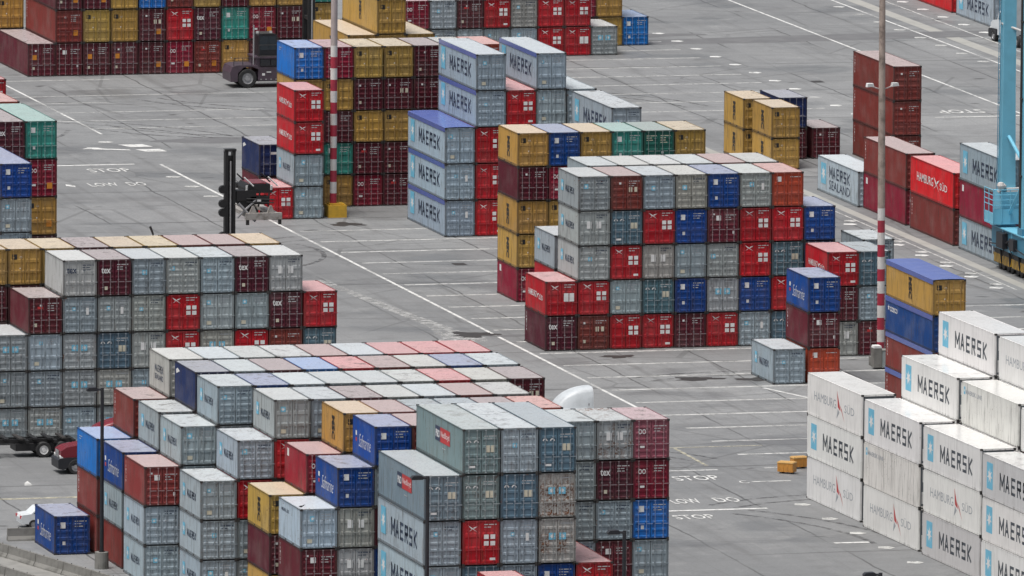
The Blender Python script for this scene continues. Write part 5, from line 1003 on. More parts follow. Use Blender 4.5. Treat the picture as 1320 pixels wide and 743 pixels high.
INNER = [(17.253, -0.1, 0, 6.058, 2.591, 0.0),(17.253, -0.1, 2.591, 6.058, 2.591, 0.0),(-0.15, 6.6, 0, 6.058, 2.591, 0.0),(2.329, 6.6, 0, 6.058, 2.591, 0.0),(2.329, 6.6, 2.591, 6.058, 2.591, 0.0),(2.329, 6.6, 5.182, 6.058, 2.591, 0.0),(2.329, 6.6, 7.773, 6.058, 2.591, 0.0),(4.808, 6.6, 0, 6.058, 2.591, 0.0),(4.808, 6.6, 2.591, 6.058, 2.591, 0.0),(4.808, 6.6, 5.182, 6.058, 2.591, 0.0),(4.808, 6.6, 7.773, 6.058, 2.591, 0.0),(7.287, 6.6, 0, 6.058, 2.591, 0.0),(7.287, 6.6, 2.591, 6.058, 2.591, 0.0),(7.287, 6.6, 5.182, 6.058, 2.591, 0.0),(7.287, 6.6, 7.773, 6.058, 2.591, 0.0),(9.766, 6.6, 0, 6.058, 2.591, 0.0),(9.766, 6.6, 2.591, 6.058, 2.591, 0.0),(9.766, 6.6, 5.182, 6.058, 2.591, 0.0),(9.766, 6.6, 7.773, 6.058, 2.591, 0.0),(12.245, 6.6, 0, 6.058, 2.591, 0.0),(12.245, 6.6, 2.591, 6.058, 2.591, 0.0),(12.245, 6.6, 5.182, 6.058, 2.591, 0.0),(12.245, 6.6, 7.773, 6.058, 2.591, 0.0),(14.724, 6.6, 0, 6.058, 2.591, 0.0),(14.724, 6.6, 2.591, 6.058, 2.591, 0.0),(14.724, 6.6, 5.182, 6.058, 2.591, 0.0),(14.724, 6.6, 7.773, 6.058, 2.591, 0.0),(21.81, -0.1, 0, 6.058, 2.591, 0.0),(21.81, -0.1, 2.591, 6.058, 2.591, 0.0),(4.975, 28.0, 0, 6.058, 2.591, 0.0),(4.975, 28.0, 2.591, 6.058, 2.591, 0.0),(7.45, 28.0, 0, 6.058, 2.591, 0.0),(7.45, 28.0, 2.591, 6.058, 2.591, 0.0),(7.45, 28.0, 5.182, 6.058, 2.591, 0.0),(7.45, 28.0, 7.773, 6.058, 2.591, 0.0),(9.925, 28.0, 0, 6.058, 2.591, 0.0),(9.925, 28.0, 2.591, 6.058, 2.591, 0.0),(9.925, 28.0, 5.182, 6.058, 2.591, 0.0),(9.925, 28.0, 7.773, 6.058, 2.591, 0.0),(12.4, 28.0, 0, 6.058, 2.591, 0.0),(12.4, 28.0, 2.591, 6.058, 2.591, 0.0),(12.4, 28.0, 5.182, 6.058, 2.591, 0.0),(12.4, 28.0, 7.773, 6.058, 2.591, 0.0),(14.875, 28.0, 0, 6.058, 2.591, 0.0),(14.875, 28.0, 2.591, 6.058, 2.591, 0.0),(14.875, 28.0, 5.182, 6.058, 2.591, 0.0),(14.875, 28.0, 7.773, 6.058, 2.591, 0.0),(-0.15, 89.6, 0, 6.058, 2.591, 0.0),(-0.15, 89.6, 2.591, 6.058, 2.591, 0.0),(-0.15, 89.6, 5.182, 6.058, 2.591, 0.0),(9.766, 89.6, 0, 6.058, 2.591, 0.0),(9.766, 89.6, 2.591, 6.058, 2.591, 0.0),(12.245, 89.6, 0, 6.058, 2.591, 0.0),(12.245, 89.6, 2.591, 6.058, 2.591, 0.0),(12.245, 89.6, 5.182, 6.058, 2.591, 0.0),(12.245, 89.6, 7.773, 6.058, 2.591, 0.0),(14.724, 89.6, 0, 6.058, 2.591, 0.0),(14.724, 89.6, 2.591, 6.058, 2.591, 0.0),(14.724, 89.6, 5.182, 6.058, 2.591, 0.0),(14.724, 89.6, 7.773, 6.058, 2.591, 0.0),(9.4, 110.5, 0, 12.192, 2.896, 0.0),(9.4, 110.5, 2.896, 12.192, 2.896, 0.0),(9.4, 110.5, 5.792, 12.192, 2.896, 0.0),(11.879, 110.5, 0, 12.192, 2.896, 0.0),(11.879, 110.5, 2.896, 12.192, 2.896, 0.0),(11.879, 110.5, 5.792, 12.192, 2.896, 0.0),(14.358, 110.5, 0, 12.192, 2.896, 0.0),(14.358, 110.5, 2.896, 12.192, 2.896, 0.0),(14.358, 110.5, 5.792, 12.192, 2.896, 0.0),(12.058, 68.6, 0, 12.192, 2.896, 0.0),(12.058, 68.6, 2.896, 12.192, 2.896, 0.0),(12.058, 68.6, 5.792, 12.192, 2.896, 0.0),(14.537, 68.6, 0, 12.192, 2.896, 0.0),(14.537, 68.6, 2.896, 12.192, 2.896, 0.0),(14.537, 68.6, 5.792, 12.192, 2.896, 0.0),(17.016, 68.6, 0, 12.192, 2.896, 0.0),(17.016, 68.6, 2.896, 12.192, 2.896, 0.0),(17.016, 68.6, 5.792, 12.192, 2.896, 0.0),(17.1, 55.2, 0, 12.192, 2.896, 0.0),(17.1, 55.2, 2.896, 12.192, 2.896, 0.0),(17.1, 55.2, 5.792, 12.192, 2.896, 0.0),(35.11, 194.8, 0, 6.058, 2.591, 0.0),(32.64, 194.8, 0, 6.058, 2.591, 0.0),(32.64, 194.8, 2.591, 6.058, 2.591, 0.0),(54.73, 202.0, 5.182, 6.058, 2.591, 0.0),(52.26, 202.0, 0, 6.058, 2.591, 0.0),(-0.62, 199.6, 0, 12.192, 2.896, 0.0),(-0.62, 199.6, 5.792, 12.192, 2.896, 0.0),(-37.879, 29.75, 0, 12.192, 2.896, 0.0),(-37.879, 29.75, 2.896, 12.192, 2.896, 0.0),(-37.879, 29.75, 5.792, 12.192, 2.896, 0.0),(-37.879, 29.75, 8.688, 12.192, 2.896, 0.0),(-35.4, 29.75, 0, 12.192, 2.896, 0.0),(-35.4, 42.9, 0, 12.192, 2.896, 0.0),(-35.4, 42.9, 2.896, 12.192, 2.896, 0.0),(-35.4, 42.9, 5.792, 12.192, 2.896, 0.0),(-35.4, 42.9, 8.688, 12.192, 2.896, 0.0),(-33.1, 58.3, 0, 6.058, 2.896, 0.0),(-33.1, 58.3, 2.896, 6.058, 2.896, 0.0),(-33.1, 58.3, 5.792, 6.058, 2.896, 0.0),(-33.1, 58.3, 8.688, 6.058, 2.896, 0.0),(-40.4, 15.8, 0, 12.192, 2.591, 0.0),(-40.4, 15.8, 2.591, 12.192, 2.591, 0.0),(-43.482, -41.75, 0, 6.058, 2.591, 0.0),(-41.003, -41.75, 0, 6.058, 2.591, 0.0),(-41.003, -41.75, 2.591, 6.058, 2.591, 0.0),(-38.524, -41.75, 0, 6.058, 2.591, 0.0),(-38.524, -41.75, 2.591, 6.058, 2.591, 0.0),(-36.045, -41.75, 0, 6.058, 2.591, 0.0),(-36.045, -41.75, 2.591, 6.058, 2.591, 0.0),(-33.566, -41.75, 0, 6.058, 2.591, 0.0),(-33.566, -41.75, 2.591, 6.058, 2.591, 0.0),(-31.087, -41.75, 0, 6.058, 2.591, 0.0),(-31.087, -41.75, 2.591, 6.058, 2.591, 0.0),(-53.308, -34.7, 0, 6.058, 2.591, 0.0),(-53.308, -34.7, 2.591, 6.058, 2.591, 0.0),(-53.308, -34.7, 5.182, 6.058, 2.591, 0.0),(-50.829, -34.7, 0, 6.058, 2.591, 0.0),(-50.829, -34.7, 2.591, 6.058, 2.591, 0.0),(-50.829, -34.7, 5.182, 6.058, 2.591, 0.0),(-48.35, -34.7, 0, 6.058, 2.591, 0.0),(-48.35, -34.7, 2.591, 6.058, 2.591, 0.0),(-48.35, -34.7, 5.182, 6.058, 2.591, 0.0),(-48.35, -34.7, 7.773, 6.058, 2.591, 0.0),(-45.871, -34.7, 0, 6.058, 2.591, 0.0),(-45.871, -34.7, 2.591, 6.058, 2.591, 0.0),(-45.871, -34.7, 5.182, 6.058, 2.591, 0.0),(-45.871, -34.7, 7.773, 6.058, 2.591, 0.0),(-43.392, -34.7, 0, 6.058, 2.591, 0.0),(-43.392, -34.7, 2.591, 6.058, 2.591, 0.0),(-43.392, -34.7, 5.182, 6.058, 2.591, 0.0),(-43.392, -34.7, 7.773, 6.058, 2.591, 0.0),(-40.913, -34.7, 0, 6.058, 2.591, 0.0),(-40.913, -34.7, 2.591, 6.058, 2.591, 0.0),(-40.913, -34.7, 5.182, 6.058, 2.591, 0.0),(-40.913, -34.7, 7.773, 6.058, 2.591, 0.0),(-38.434, -34.7, 0, 6.058, 2.591, 0.0),(-38.434, -34.7, 2.591, 6.058, 2.591, 0.0),(-38.434, -34.7, 5.182, 6.058, 2.591, 0.0),(-38.434, -34.7, 7.773, 6.058, 2.591, 0.0),(-35.955, -34.7, 0, 6.058, 2.591, 0.0),(-35.955, -34.7, 2.591, 6.058, 2.591, 0.0),(-35.955, -34.7, 5.182, 6.058, 2.591, 0.0),(-35.955, -34.7, 7.773, 6.058, 2.591, 0.0),(-33.476, -34.7, 0, 6.058, 2.591, 0.0),(-33.476, -34.7, 2.591, 6.058, 2.591, 0.0),(-33.476, -34.7, 5.182, 6.058, 2.591, 0.0),(-33.476, -34.7, 7.773, 6.058, 2.591, 0.0),(-55.486, -94.8, 0, 6.058, 2.591, 0.0),(-55.486, -94.8, 2.591, 6.058, 2.591, 0.0),(-55.486, -94.8, 5.182, 6.058, 2.591, 0.0),(-53.03, -94.8, 0, 6.058, 2.591, 0.0),(-53.03, -94.8, 2.591, 6.058, 2.591, 0.0),(-53.03, -94.8, 5.182, 6.058, 2.591, 0.0),(-53.03, -94.8, 7.773, 6.058, 2.591, 0.0),(-50.574, -94.8, 0, 6.058, 2.591, 0.0),(-50.574, -94.8, 2.591, 6.058, 2.591, 0.0),(-50.574, -94.8, 5.182, 6.058, 2.591, 0.0),(-50.574, -94.8, 7.773, 6.058, 2.591, 0.0),(-48.118, -94.8, 0, 6.058, 2.591, 0.0),(-48.118, -94.8, 2.591, 6.058, 2.591, 0.0),(-48.118, -94.8, 5.182, 6.058, 2.591, 0.0),(-48.118, -94.8, 7.773, 6.058, 2.591, 0.0),(-45.662, -94.8, 0, 6.058, 2.591, 0.0),(-45.662, -94.8, 2.591, 6.058, 2.591, 0.0),(-45.662, -94.8, 5.182, 6.058, 2.591, 0.0),(-45.662, -94.8, 7.773, 6.058, 2.591, 0.0),(-43.206, -94.8, 0, 6.058, 2.591, 0.0),(-43.206, -94.8, 2.591, 6.058, 2.591, 0.0),(-43.206, -94.8, 5.182, 6.058, 2.591, 0.0),(-43.206, -94.8, 7.773, 6.058, 2.591, 0.0),(-40.75, -94.8, 0, 6.058, 2.591, 0.0),(-40.75, -94.8, 2.591, 6.058, 2.591, 0.0),(-40.75, -94.8, 5.182, 6.058, 2.591, 0.0),(-40.75, -94.8, 7.773, 6.058, 2.591, 0.0),(-38.294, -94.8, 0, 6.058, 2.591, 0.0),(-38.294, -94.8, 2.591, 6.058, 2.591, 0.0),(-38.294, -94.8, 5.182, 6.058, 2.591, 0.0),(-38.294, -94.8, 7.773, 6.058, 2.591, 0.0),(-35.838, -94.8, 0, 6.058, 2.591, 0.0),(-35.838, -94.8, 2.591, 6.058, 2.591, 0.0),(-35.838, -94.8, 5.182, 6.058, 2.591, 0.0),(-35.838, -94.8, 7.773, 6.058, 2.591, 0.0),(-33.382, -94.8, 0, 6.058, 2.591, 0.0),(-33.382, -94.8, 2.591, 6.058, 2.591, 0.0),(-33.382, -94.8, 5.182, 6.058, 2.591, 0.0),(-33.382, -94.8, 7.773, 6.058, 2.591, 0.0),(-55.286, -101.4, 0, 6.058, 2.591, 0.0),(-55.286, -101.4, 2.591, 6.058, 2.591, 0.0),(-55.286, -101.4, 5.182, 6.058, 2.591, 0.0),(-52.83, -101.4, 0, 6.058, 2.591, 0.0),(-52.83, -101.4, 2.591, 6.058, 2.591, 0.0),(-52.83, -101.4, 5.182, 6.058, 2.591, 0.0),(-52.83, -101.4, 7.773, 6.058, 2.591, 0.0),(-50.374, -101.4, 0, 6.058, 2.591, 0.0),(-50.374, -101.4, 2.591, 6.058, 2.591, 0.0),(-50.374, -101.4, 5.182, 6.058, 2.591, 0.0),(-50.374, -101.4, 7.773, 6.058, 2.591, 0.0),(-47.918, -101.4, 0, 6.058, 2.591, 0.0),(-47.918, -101.4, 2.591, 6.058, 2.591, 0.0),(-47.918, -101.4, 5.182, 6.058, 2.591, 0.0),(-47.918, -101.4, 7.773, 6.058, 2.591, 0.0),(-45.462, -101.4, 0, 6.058, 2.591, 0.0),(-45.462, -101.4, 2.591, 6.058, 2.591, 0.0),(-45.462, -101.4, 5.182, 6.058, 2.591, 0.0),(-45.462, -101.4, 7.773, 6.058, 2.591, 0.0),(-43.006, -101.4, 0, 6.058, 2.591, 0.0),(-43.006, -101.4, 2.591, 6.058, 2.591, 0.0),(-43.006, -101.4, 5.182, 6.058, 2.591, 0.0),(-43.006, -101.4, 7.773, 6.058, 2.591, 0.0),(-40.55, -101.4, 0, 6.058, 2.591, 0.0),(-40.55, -101.4, 2.591, 6.058, 2.591, 0.0),(-40.55, -101.4, 5.182, 6.058, 2.591, 0.0),(-40.55, -101.4, 7.773, 6.058, 2.591, 0.0),(-38.094, -101.4, 0, 6.058, 2.591, 0.0),(-38.094, -101.4, 2.591, 6.058, 2.591, 0.0),(-38.094, -101.4, 5.182, 6.058, 2.591, 0.0),(-38.094, -101.4, 7.773, 6.058, 2.591, 0.0),(-35.638, -101.4, 0, 6.058, 2.591, 0.0),(-35.638, -101.4, 2.591, 6.058, 2.591, 0.0),(-35.638, -101.4, 5.182, 6.058, 2.591, 0.0),(-35.638, -101.4, 7.773, 6.058, 2.591, 0.0),(-33.182, -101.4, 0, 6.058, 2.591, 0.0),(-33.182, -101.4, 2.591, 6.058, 2.591, 0.0),(-33.182, -101.4, 5.182, 6.058, 2.591, 0.0),(-33.182, -101.4, 7.773, 6.058, 2.591, 0.0),(-55.416, -108.5, 0, 6.058, 2.591, 0.0),(-55.416, -108.5, 2.591, 6.058, 2.591, 0.0),(-52.96, -108.5, 0, 6.058, 2.591, 0.0),(-52.96, -108.5, 2.591, 6.058, 2.591, 0.0),(-52.96, -108.5, 5.182, 6.058, 2.591, 0.0),(-50.504, -108.5, 0, 6.058, 2.591, 0.0),(-50.504, -108.5, 2.591, 6.058, 2.591, 0.0),(-50.504, -108.5, 5.182, 6.058, 2.591, 0.0),(-50.504, -108.5, 7.773, 6.058, 2.591, 0.0),(-48.048, -108.5, 0, 6.058, 2.591, 0.0),(-48.048, -108.5, 2.591, 6.058, 2.591, 0.0),(-48.048, -108.5, 5.182, 6.058, 2.591, 0.0),(-48.048, -108.5, 7.773, 6.058, 2.591, 0.0),(-45.592, -108.5, 0, 6.058, 2.591, 0.0),(-45.592, -108.5, 2.591, 6.058, 2.591, 0.0),(-45.592, -108.5, 5.182, 6.058, 2.591, 0.0),(-45.592, -108.5, 7.773, 6.058, 2.591, 0.0),(-43.136, -108.5, 0, 6.058, 2.591, 0.0),(-43.136, -108.5, 2.591, 6.058, 2.591, 0.0),(-43.136, -108.5, 5.182, 6.058, 2.591, 0.0),(-43.136, -108.5, 7.773, 6.058, 2.591, 0.0),(-40.68, -108.5, 0, 6.058, 2.591, 0.0),(-40.68, -108.5, 2.591, 6.058, 2.591, 0.0),(-40.68, -108.5, 5.182, 6.058, 2.591, 0.0),(-40.68, -108.5, 7.773, 6.058, 2.591, 0.0),(-38.224, -108.5, 0, 6.058, 2.591, 0.0),(-38.224, -108.5, 2.591, 6.058, 2.591, 0.0),(-38.224, -108.5, 5.182, 6.058, 2.591, 0.0),(-38.224, -108.5, 7.773, 6.058, 2.591, 0.0),(-35.768, -108.5, 0, 6.058, 2.591, 0.0),(-35.768, -108.5, 2.591, 6.058, 2.591, 0.0),(-35.768, -108.5, 5.182, 6.058, 2.591, 0.0),(-35.768, -108.5, 7.773, 6.058, 2.591, 0.0),(-33.312, -108.5, 0, 6.058, 2.591, 0.0),(-33.312, -108.5, 2.591, 6.058, 2.591, 0.0),(-33.312, -108.5, 5.182, 6.058, 2.591, 0.0),(-33.312, -108.5, 7.773, 6.058, 2.591, 0.0),(-50.874, -115.7, 0, 6.058, 2.591, 0.0),(-50.874, -115.7, 2.591, 6.058, 2.591, 0.0),(-50.874, -115.7, 5.182, 6.058, 2.591, 0.0),(-48.418, -115.7, 0, 6.058, 2.591, 0.0),(-48.418, -115.7, 2.591, 6.058, 2.591, 0.0),(-48.418, -115.7, 5.182, 6.058, 2.591, 0.0),(-48.418, -115.7, 7.773, 6.058, 2.591, 0.0),(-45.962, -115.7, 0, 6.058, 2.591, 0.0),(-45.962, -115.7, 2.591, 6.058, 2.591, 0.0),(-45.962, -115.7, 5.182, 6.058, 2.591, 0.0),(-45.962, -115.7, 7.773, 6.058, 2.591, 0.0),(-43.506, -115.7, 0, 6.058, 2.591, 0.0),(-43.506, -115.7, 2.591, 6.058, 2.591, 0.0),(-43.506, -115.7, 5.182, 6.058, 2.591, 0.0),(-43.506, -115.7, 7.773, 6.058, 2.591, 0.0),(-41.05, -115.7, 0, 6.058, 2.591, 0.0),(-41.05, -115.7, 2.591, 6.058, 2.591, 0.0),(-41.05, -115.7, 5.182, 6.058, 2.591, 0.0),(-41.05, -115.7, 7.773, 6.058, 2.591, 0.0),(-38.594, -115.7, 0, 6.058, 2.591, 0.0),(-38.594, -115.7, 2.591, 6.058, 2.591, 0.0),(-38.594, -115.7, 5.182, 6.058, 2.591, 0.0),(-38.594, -115.7, 7.773, 6.058, 2.591, 0.0),(-36.138, -115.7, 0, 6.058, 2.591, 0.0),(-36.138, -115.7, 2.591, 6.058, 2.591, 0.0),(-36.138, -115.7, 5.182, 6.058, 2.591, 0.0),(-36.138, -115.7, 7.773, 6.058, 2.591, 0.0),(-50.45, -122.75, 0, 6.058, 2.591, 0.0),(-50.45, -122.75, 2.591, 6.058, 2.591, 0.0),(-50.45, -122.75, 5.182, 6.058, 2.591, 0.0),(-48.01, -122.75, 0, 6.058, 2.591, 0.0),(-48.01, -122.75, 2.591, 6.058, 2.591, 0.0),(-48.01, -122.75, 5.182, 6.058, 2.591, 0.0),(-48.01, -122.75, 7.773, 6.058, 2.591, 0.0),(-45.57, -122.75, 0, 6.058, 2.591, 0.0),(-45.57, -122.75, 2.591, 6.058, 2.591, 0.0),(-45.57, -122.75, 5.182, 6.058, 2.591, 0.0),(-45.57, -122.75, 7.773, 6.058, 2.591, 0.0),(-43.13, -122.75, 0, 6.058, 2.591, 0.0),(-43.13, -122.75, 2.591, 6.058, 2.591, 0.0),(-43.13, -122.75, 5.182, 6.058, 2.591, 0.0),(-43.13, -122.75, 7.773, 6.058, 2.591, 0.0),(-40.69, -122.75, 0, 6.058, 2.591, 0.0),(-40.69, -122.75, 2.591, 6.058, 2.591, 0.0),(-40.69, -122.75, 5.182, 6.058, 2.591, 0.0),(-40.69, -122.75, 7.773, 6.058, 2.591, 0.0),(-38.25, -122.75, 0, 6.058, 2.591, 0.0),(-38.25, -122.75, 2.591, 6.058, 2.591, 0.0),(-38.25, -122.75, 5.182, 6.058, 2.591, 0.0),(-38.25, -122.75, 7.773, 6.058, 2.591, 0.0),(-35.81, -122.75, 0, 6.058, 2.591, 0.0),(-35.81, -122.75, 2.591, 6.058, 2.591, 0.0),(-35.81, -122.75, 5.182, 6.058, 2.591, 0.0),(-35.81, -122.75, 7.773, 6.058, 2.591, 0.0),(-52.44, -129.4, 0, 6.058, 2.591, 0.0),(-50.0, -129.4, 0, 6.058, 2.591, 0.0),(-47.56, -129.4, 0, 6.058, 2.591, 0.0),(-45.12, -129.4, 0, 6.058, 2.591, 0.0),(-45.12, -129.4, 2.591, 6.058, 2.591, 0.0),(-45.12, -129.4, 5.182, 6.058, 2.591, 0.0),(-45.12, -129.4, 7.773, 6.058, 2.591, 0.0),(-35.36, -129.4, 0, 6.058, 2.591, 0.0),(-32.92, -129.4, 0, 6.058, 2.591, 0.0),(-30.48, -129.4, 0, 6.058, 2.591, 0.0),(-47.585, -142.5, 0, 12.192, 2.896, 0.0),(-45.1, -142.5, 0, 12.192, 2.896, 0.0),(-42.615, -142.5, 0, 12.192, 2.896, 0.0),(-40.13, -142.5, 0, 12.192, 2.896, 0.0),(-37.645, -142.5, 0, 12.192, 2.896, 0.0),(-44.7, -157.0, 0, 12.192, 2.896, 0.0),(-1.358, -104.104, 0, 12.192, 2.896, 0.03142),(-1.358, -104.104, 2.896, 12.192, 2.896, 0.03142),(1.24, -104.023, 0, 12.192, 2.896, 0.03142),(1.24, -104.023, 2.896, 12.192, 2.896, 0.03142),(1.24, -104.023, 5.792, 12.192, 2.896, 0.03142),(-1.038, -117.304, 0, 12.192, 2.896, 0.03142),(-1.038, -117.304, 2.896, 12.192, 2.896, 0.03142),(1.56, -117.223, 0, 12.192, 2.896, 0.03142),(1.56, -117.223, 2.896, 12.192, 2.896, 0.03142),(1.56, -117.223, 5.792, 12.192, 2.896, 0.03142),(-0.938, -130.804, 0, 12.192, 2.896, 0.03142),(-0.938, -130.804, 2.896, 12.192, 2.896, 0.03142),(-0.938, -130.804, 5.792, 12.192, 2.896, 0.03142)]

for row in CONTAINERS: build_container(*row)
fb = MB()
for x, y, z, L, h, a in INNER:
    cs, sn = math.cos(a), math.sin(a); P = lambda u, v, w: (x + u * cs - v * sn, y + u * sn + v * cs, w)
    vs = [P(u, v, w) for w in (z + .01, z + h - .01) for u, v in ((.03, .03), (2.408, .03), (2.408, L - .03), (.03, L - .03))]
    fb.add(vs, [(0, 3, 2, 1), (4, 5, 6, 7), (0, 1, 5, 4), (1, 2, 6, 5), (2, 3, 7, 6), (3, 0, 4, 7)])
inner = part("stacked_containers", fb, plain("dull_container_steel", (.10, .07, .07), .6, 0, .5, .5)); inner['kind'] = 'stuff'
# ---------------------------------------------------------------- masts and street lamps
def striped_mast(loc, top, z0, z1, n, label, upper, lean=0.0):
    t = thing("striped_mast", label, "mast", loc, 0, "striped masts in the yard")
    t.rotation_euler = (0, lean, 0)
    b = MB(); step = (z1 - z0) / n; r = .275
    for i in range(n): b.tube((0, 0, z0 + i * step), (0, 0, z0 + (i + 1) * step), r, r, 14, 0 if i % 2 == 0 else 1, False)
    b.tube((0, 0, z1), (0, 0, top), r, .20, 14, 2)
    b.tube((0, 0, .0), (0, 0, z0), r, r, 14, 0, False)
    part("shaft", b, [MASTR, MASTW, upper], t)
    return t
m1 = striped_mast((1.6, 83.3, 0), 34, 1.0, 13.8, 14, "striped mast with a yellow base beside the red and grey stack", MASTG)
b = MB(); b.cbox(.2, 0, .5, 1.5, 1.5, 1.0, 0); b.cbox(.2, 0, 1.06, 1.2, 1.2, .12, 0); part("base", b, HAZY, m1)
m2 = striped_mast((19.6, -12.86, 0), 36, .9, 11.7, 12, "striped mast carrying two white floodlights beside a grey cabinet", MASTB, math.radians(-.35))
b = MB(); b.tube((-.2, 0, 20.5), (-.8, -.1, 20.72), .05); b.tube((.2, 0, 20.5), (.8, -.1, 20.72), .05); part("arm", b, MASTG, m2)
for sx in (-1, 1):
    b = MB(); b.prism([(-.38, -.16), (.38, -.10), (.30, .20), (-.30, .22)], 'y', -.3, .3, 0); b.quad((-.3, -.31, -.1), (.3, -.31, -.06), (.24, -.31, .16), (-.24, -.31, .17), 1)
    fl = part("floodlight", b, [WHITE, LAMPGLASS], m2, (sx * .95, -.1, 20.8)); fl.scale = (.72, .72, .72)
b = MB(); b.cbox(0, 0, .35, 1.4, 1.4, .7); part("base", b, CONC, m2)
cb = thing("electrical_cabinet", "grey cabinet standing at the foot of the floodlit striped mast", "cabinet", (19.35, -14.2, 0))
b = MB(); b.box(-.75, -.4, .12, -.15, .4, 1.55, 0); b.prism([(-.75, 1.55), (-.15, 1.55), (-.2, 1.72), (-.7, 1.72)], 'y', -.4, .4, 1); part("hood", b, [CONC, WHITE], cb)
b = MB(); b.box(-.13, -.5, .1, .75, .5, 1.35, 0); b.box(-.16, -.53, 1.35, .78, .53, 1.41, 1); part("body", b, [plain("cabinet_grey", (.25, .28, .28)), CONC], cb)
b = MB(); b.box(-.09, -.525, .16, .31, -.503, 1.3); part("door", b, plain("cabinet_door_grey", (.28, .31, .31)), cb)
b = MB(); b.box(.35, -.525, .16, .71, -.503, 1.3); part("door", b, plain("cabinet_door_grey", (.28, .31, .31)), cb)
def street_lamp(loc, H, label):
    t = thing("street_lamp", label, "street lamp", loc, 0, "black street lamps")
    b = MB(); b.tube((0, 0, 1.1), (0, 0, H), .145, .115, 10); b.tube((0, 0, H - .12), (-.55, 0, H - .1), .08, .07, 8); part("pole", b, DARKMETAL, t)
    b = MB(); b.prism([(-1.05, H - .2), (-.35, H - .2), (-.30, H - .04), (-.45, H + .06), (-.95, H + .04), (-1.08, H - .08)], 'y', -.22, .22, 0); hd = part("lamp_head", b, DARKMETAL, t)
    b = MB(); b.box(-.98, -.17, H - .225, -.42, .17, H - .203); part("lens", b, LAMPGLASS, hd)
    b = MB(); b.tube((0, 0, 0), (0, 0, 1.1), .47, .45, 18); b.tube((0, 0, 1.1), (0, 0, 1.16), .2, .2, 12, 1); part("base", b, [CONC, DARKMETAL], t)
street_lamp((-58.94, -100.74, 0), 12.0, "black street lamp on a concrete drum beside the single blue container")
street_lamp((-48.08, -145.3, 0), 12.0, "black street lamp before the blue-grey container with a red and navy logo")
street_lamp((-42.1, -170.8, 0), 12.0, "black street lamp before the red and maroon containers of the front block")
street_lamp((-31.6, -190.9, 0), 12.0, "black street lamp showing only its head above open asphalt")

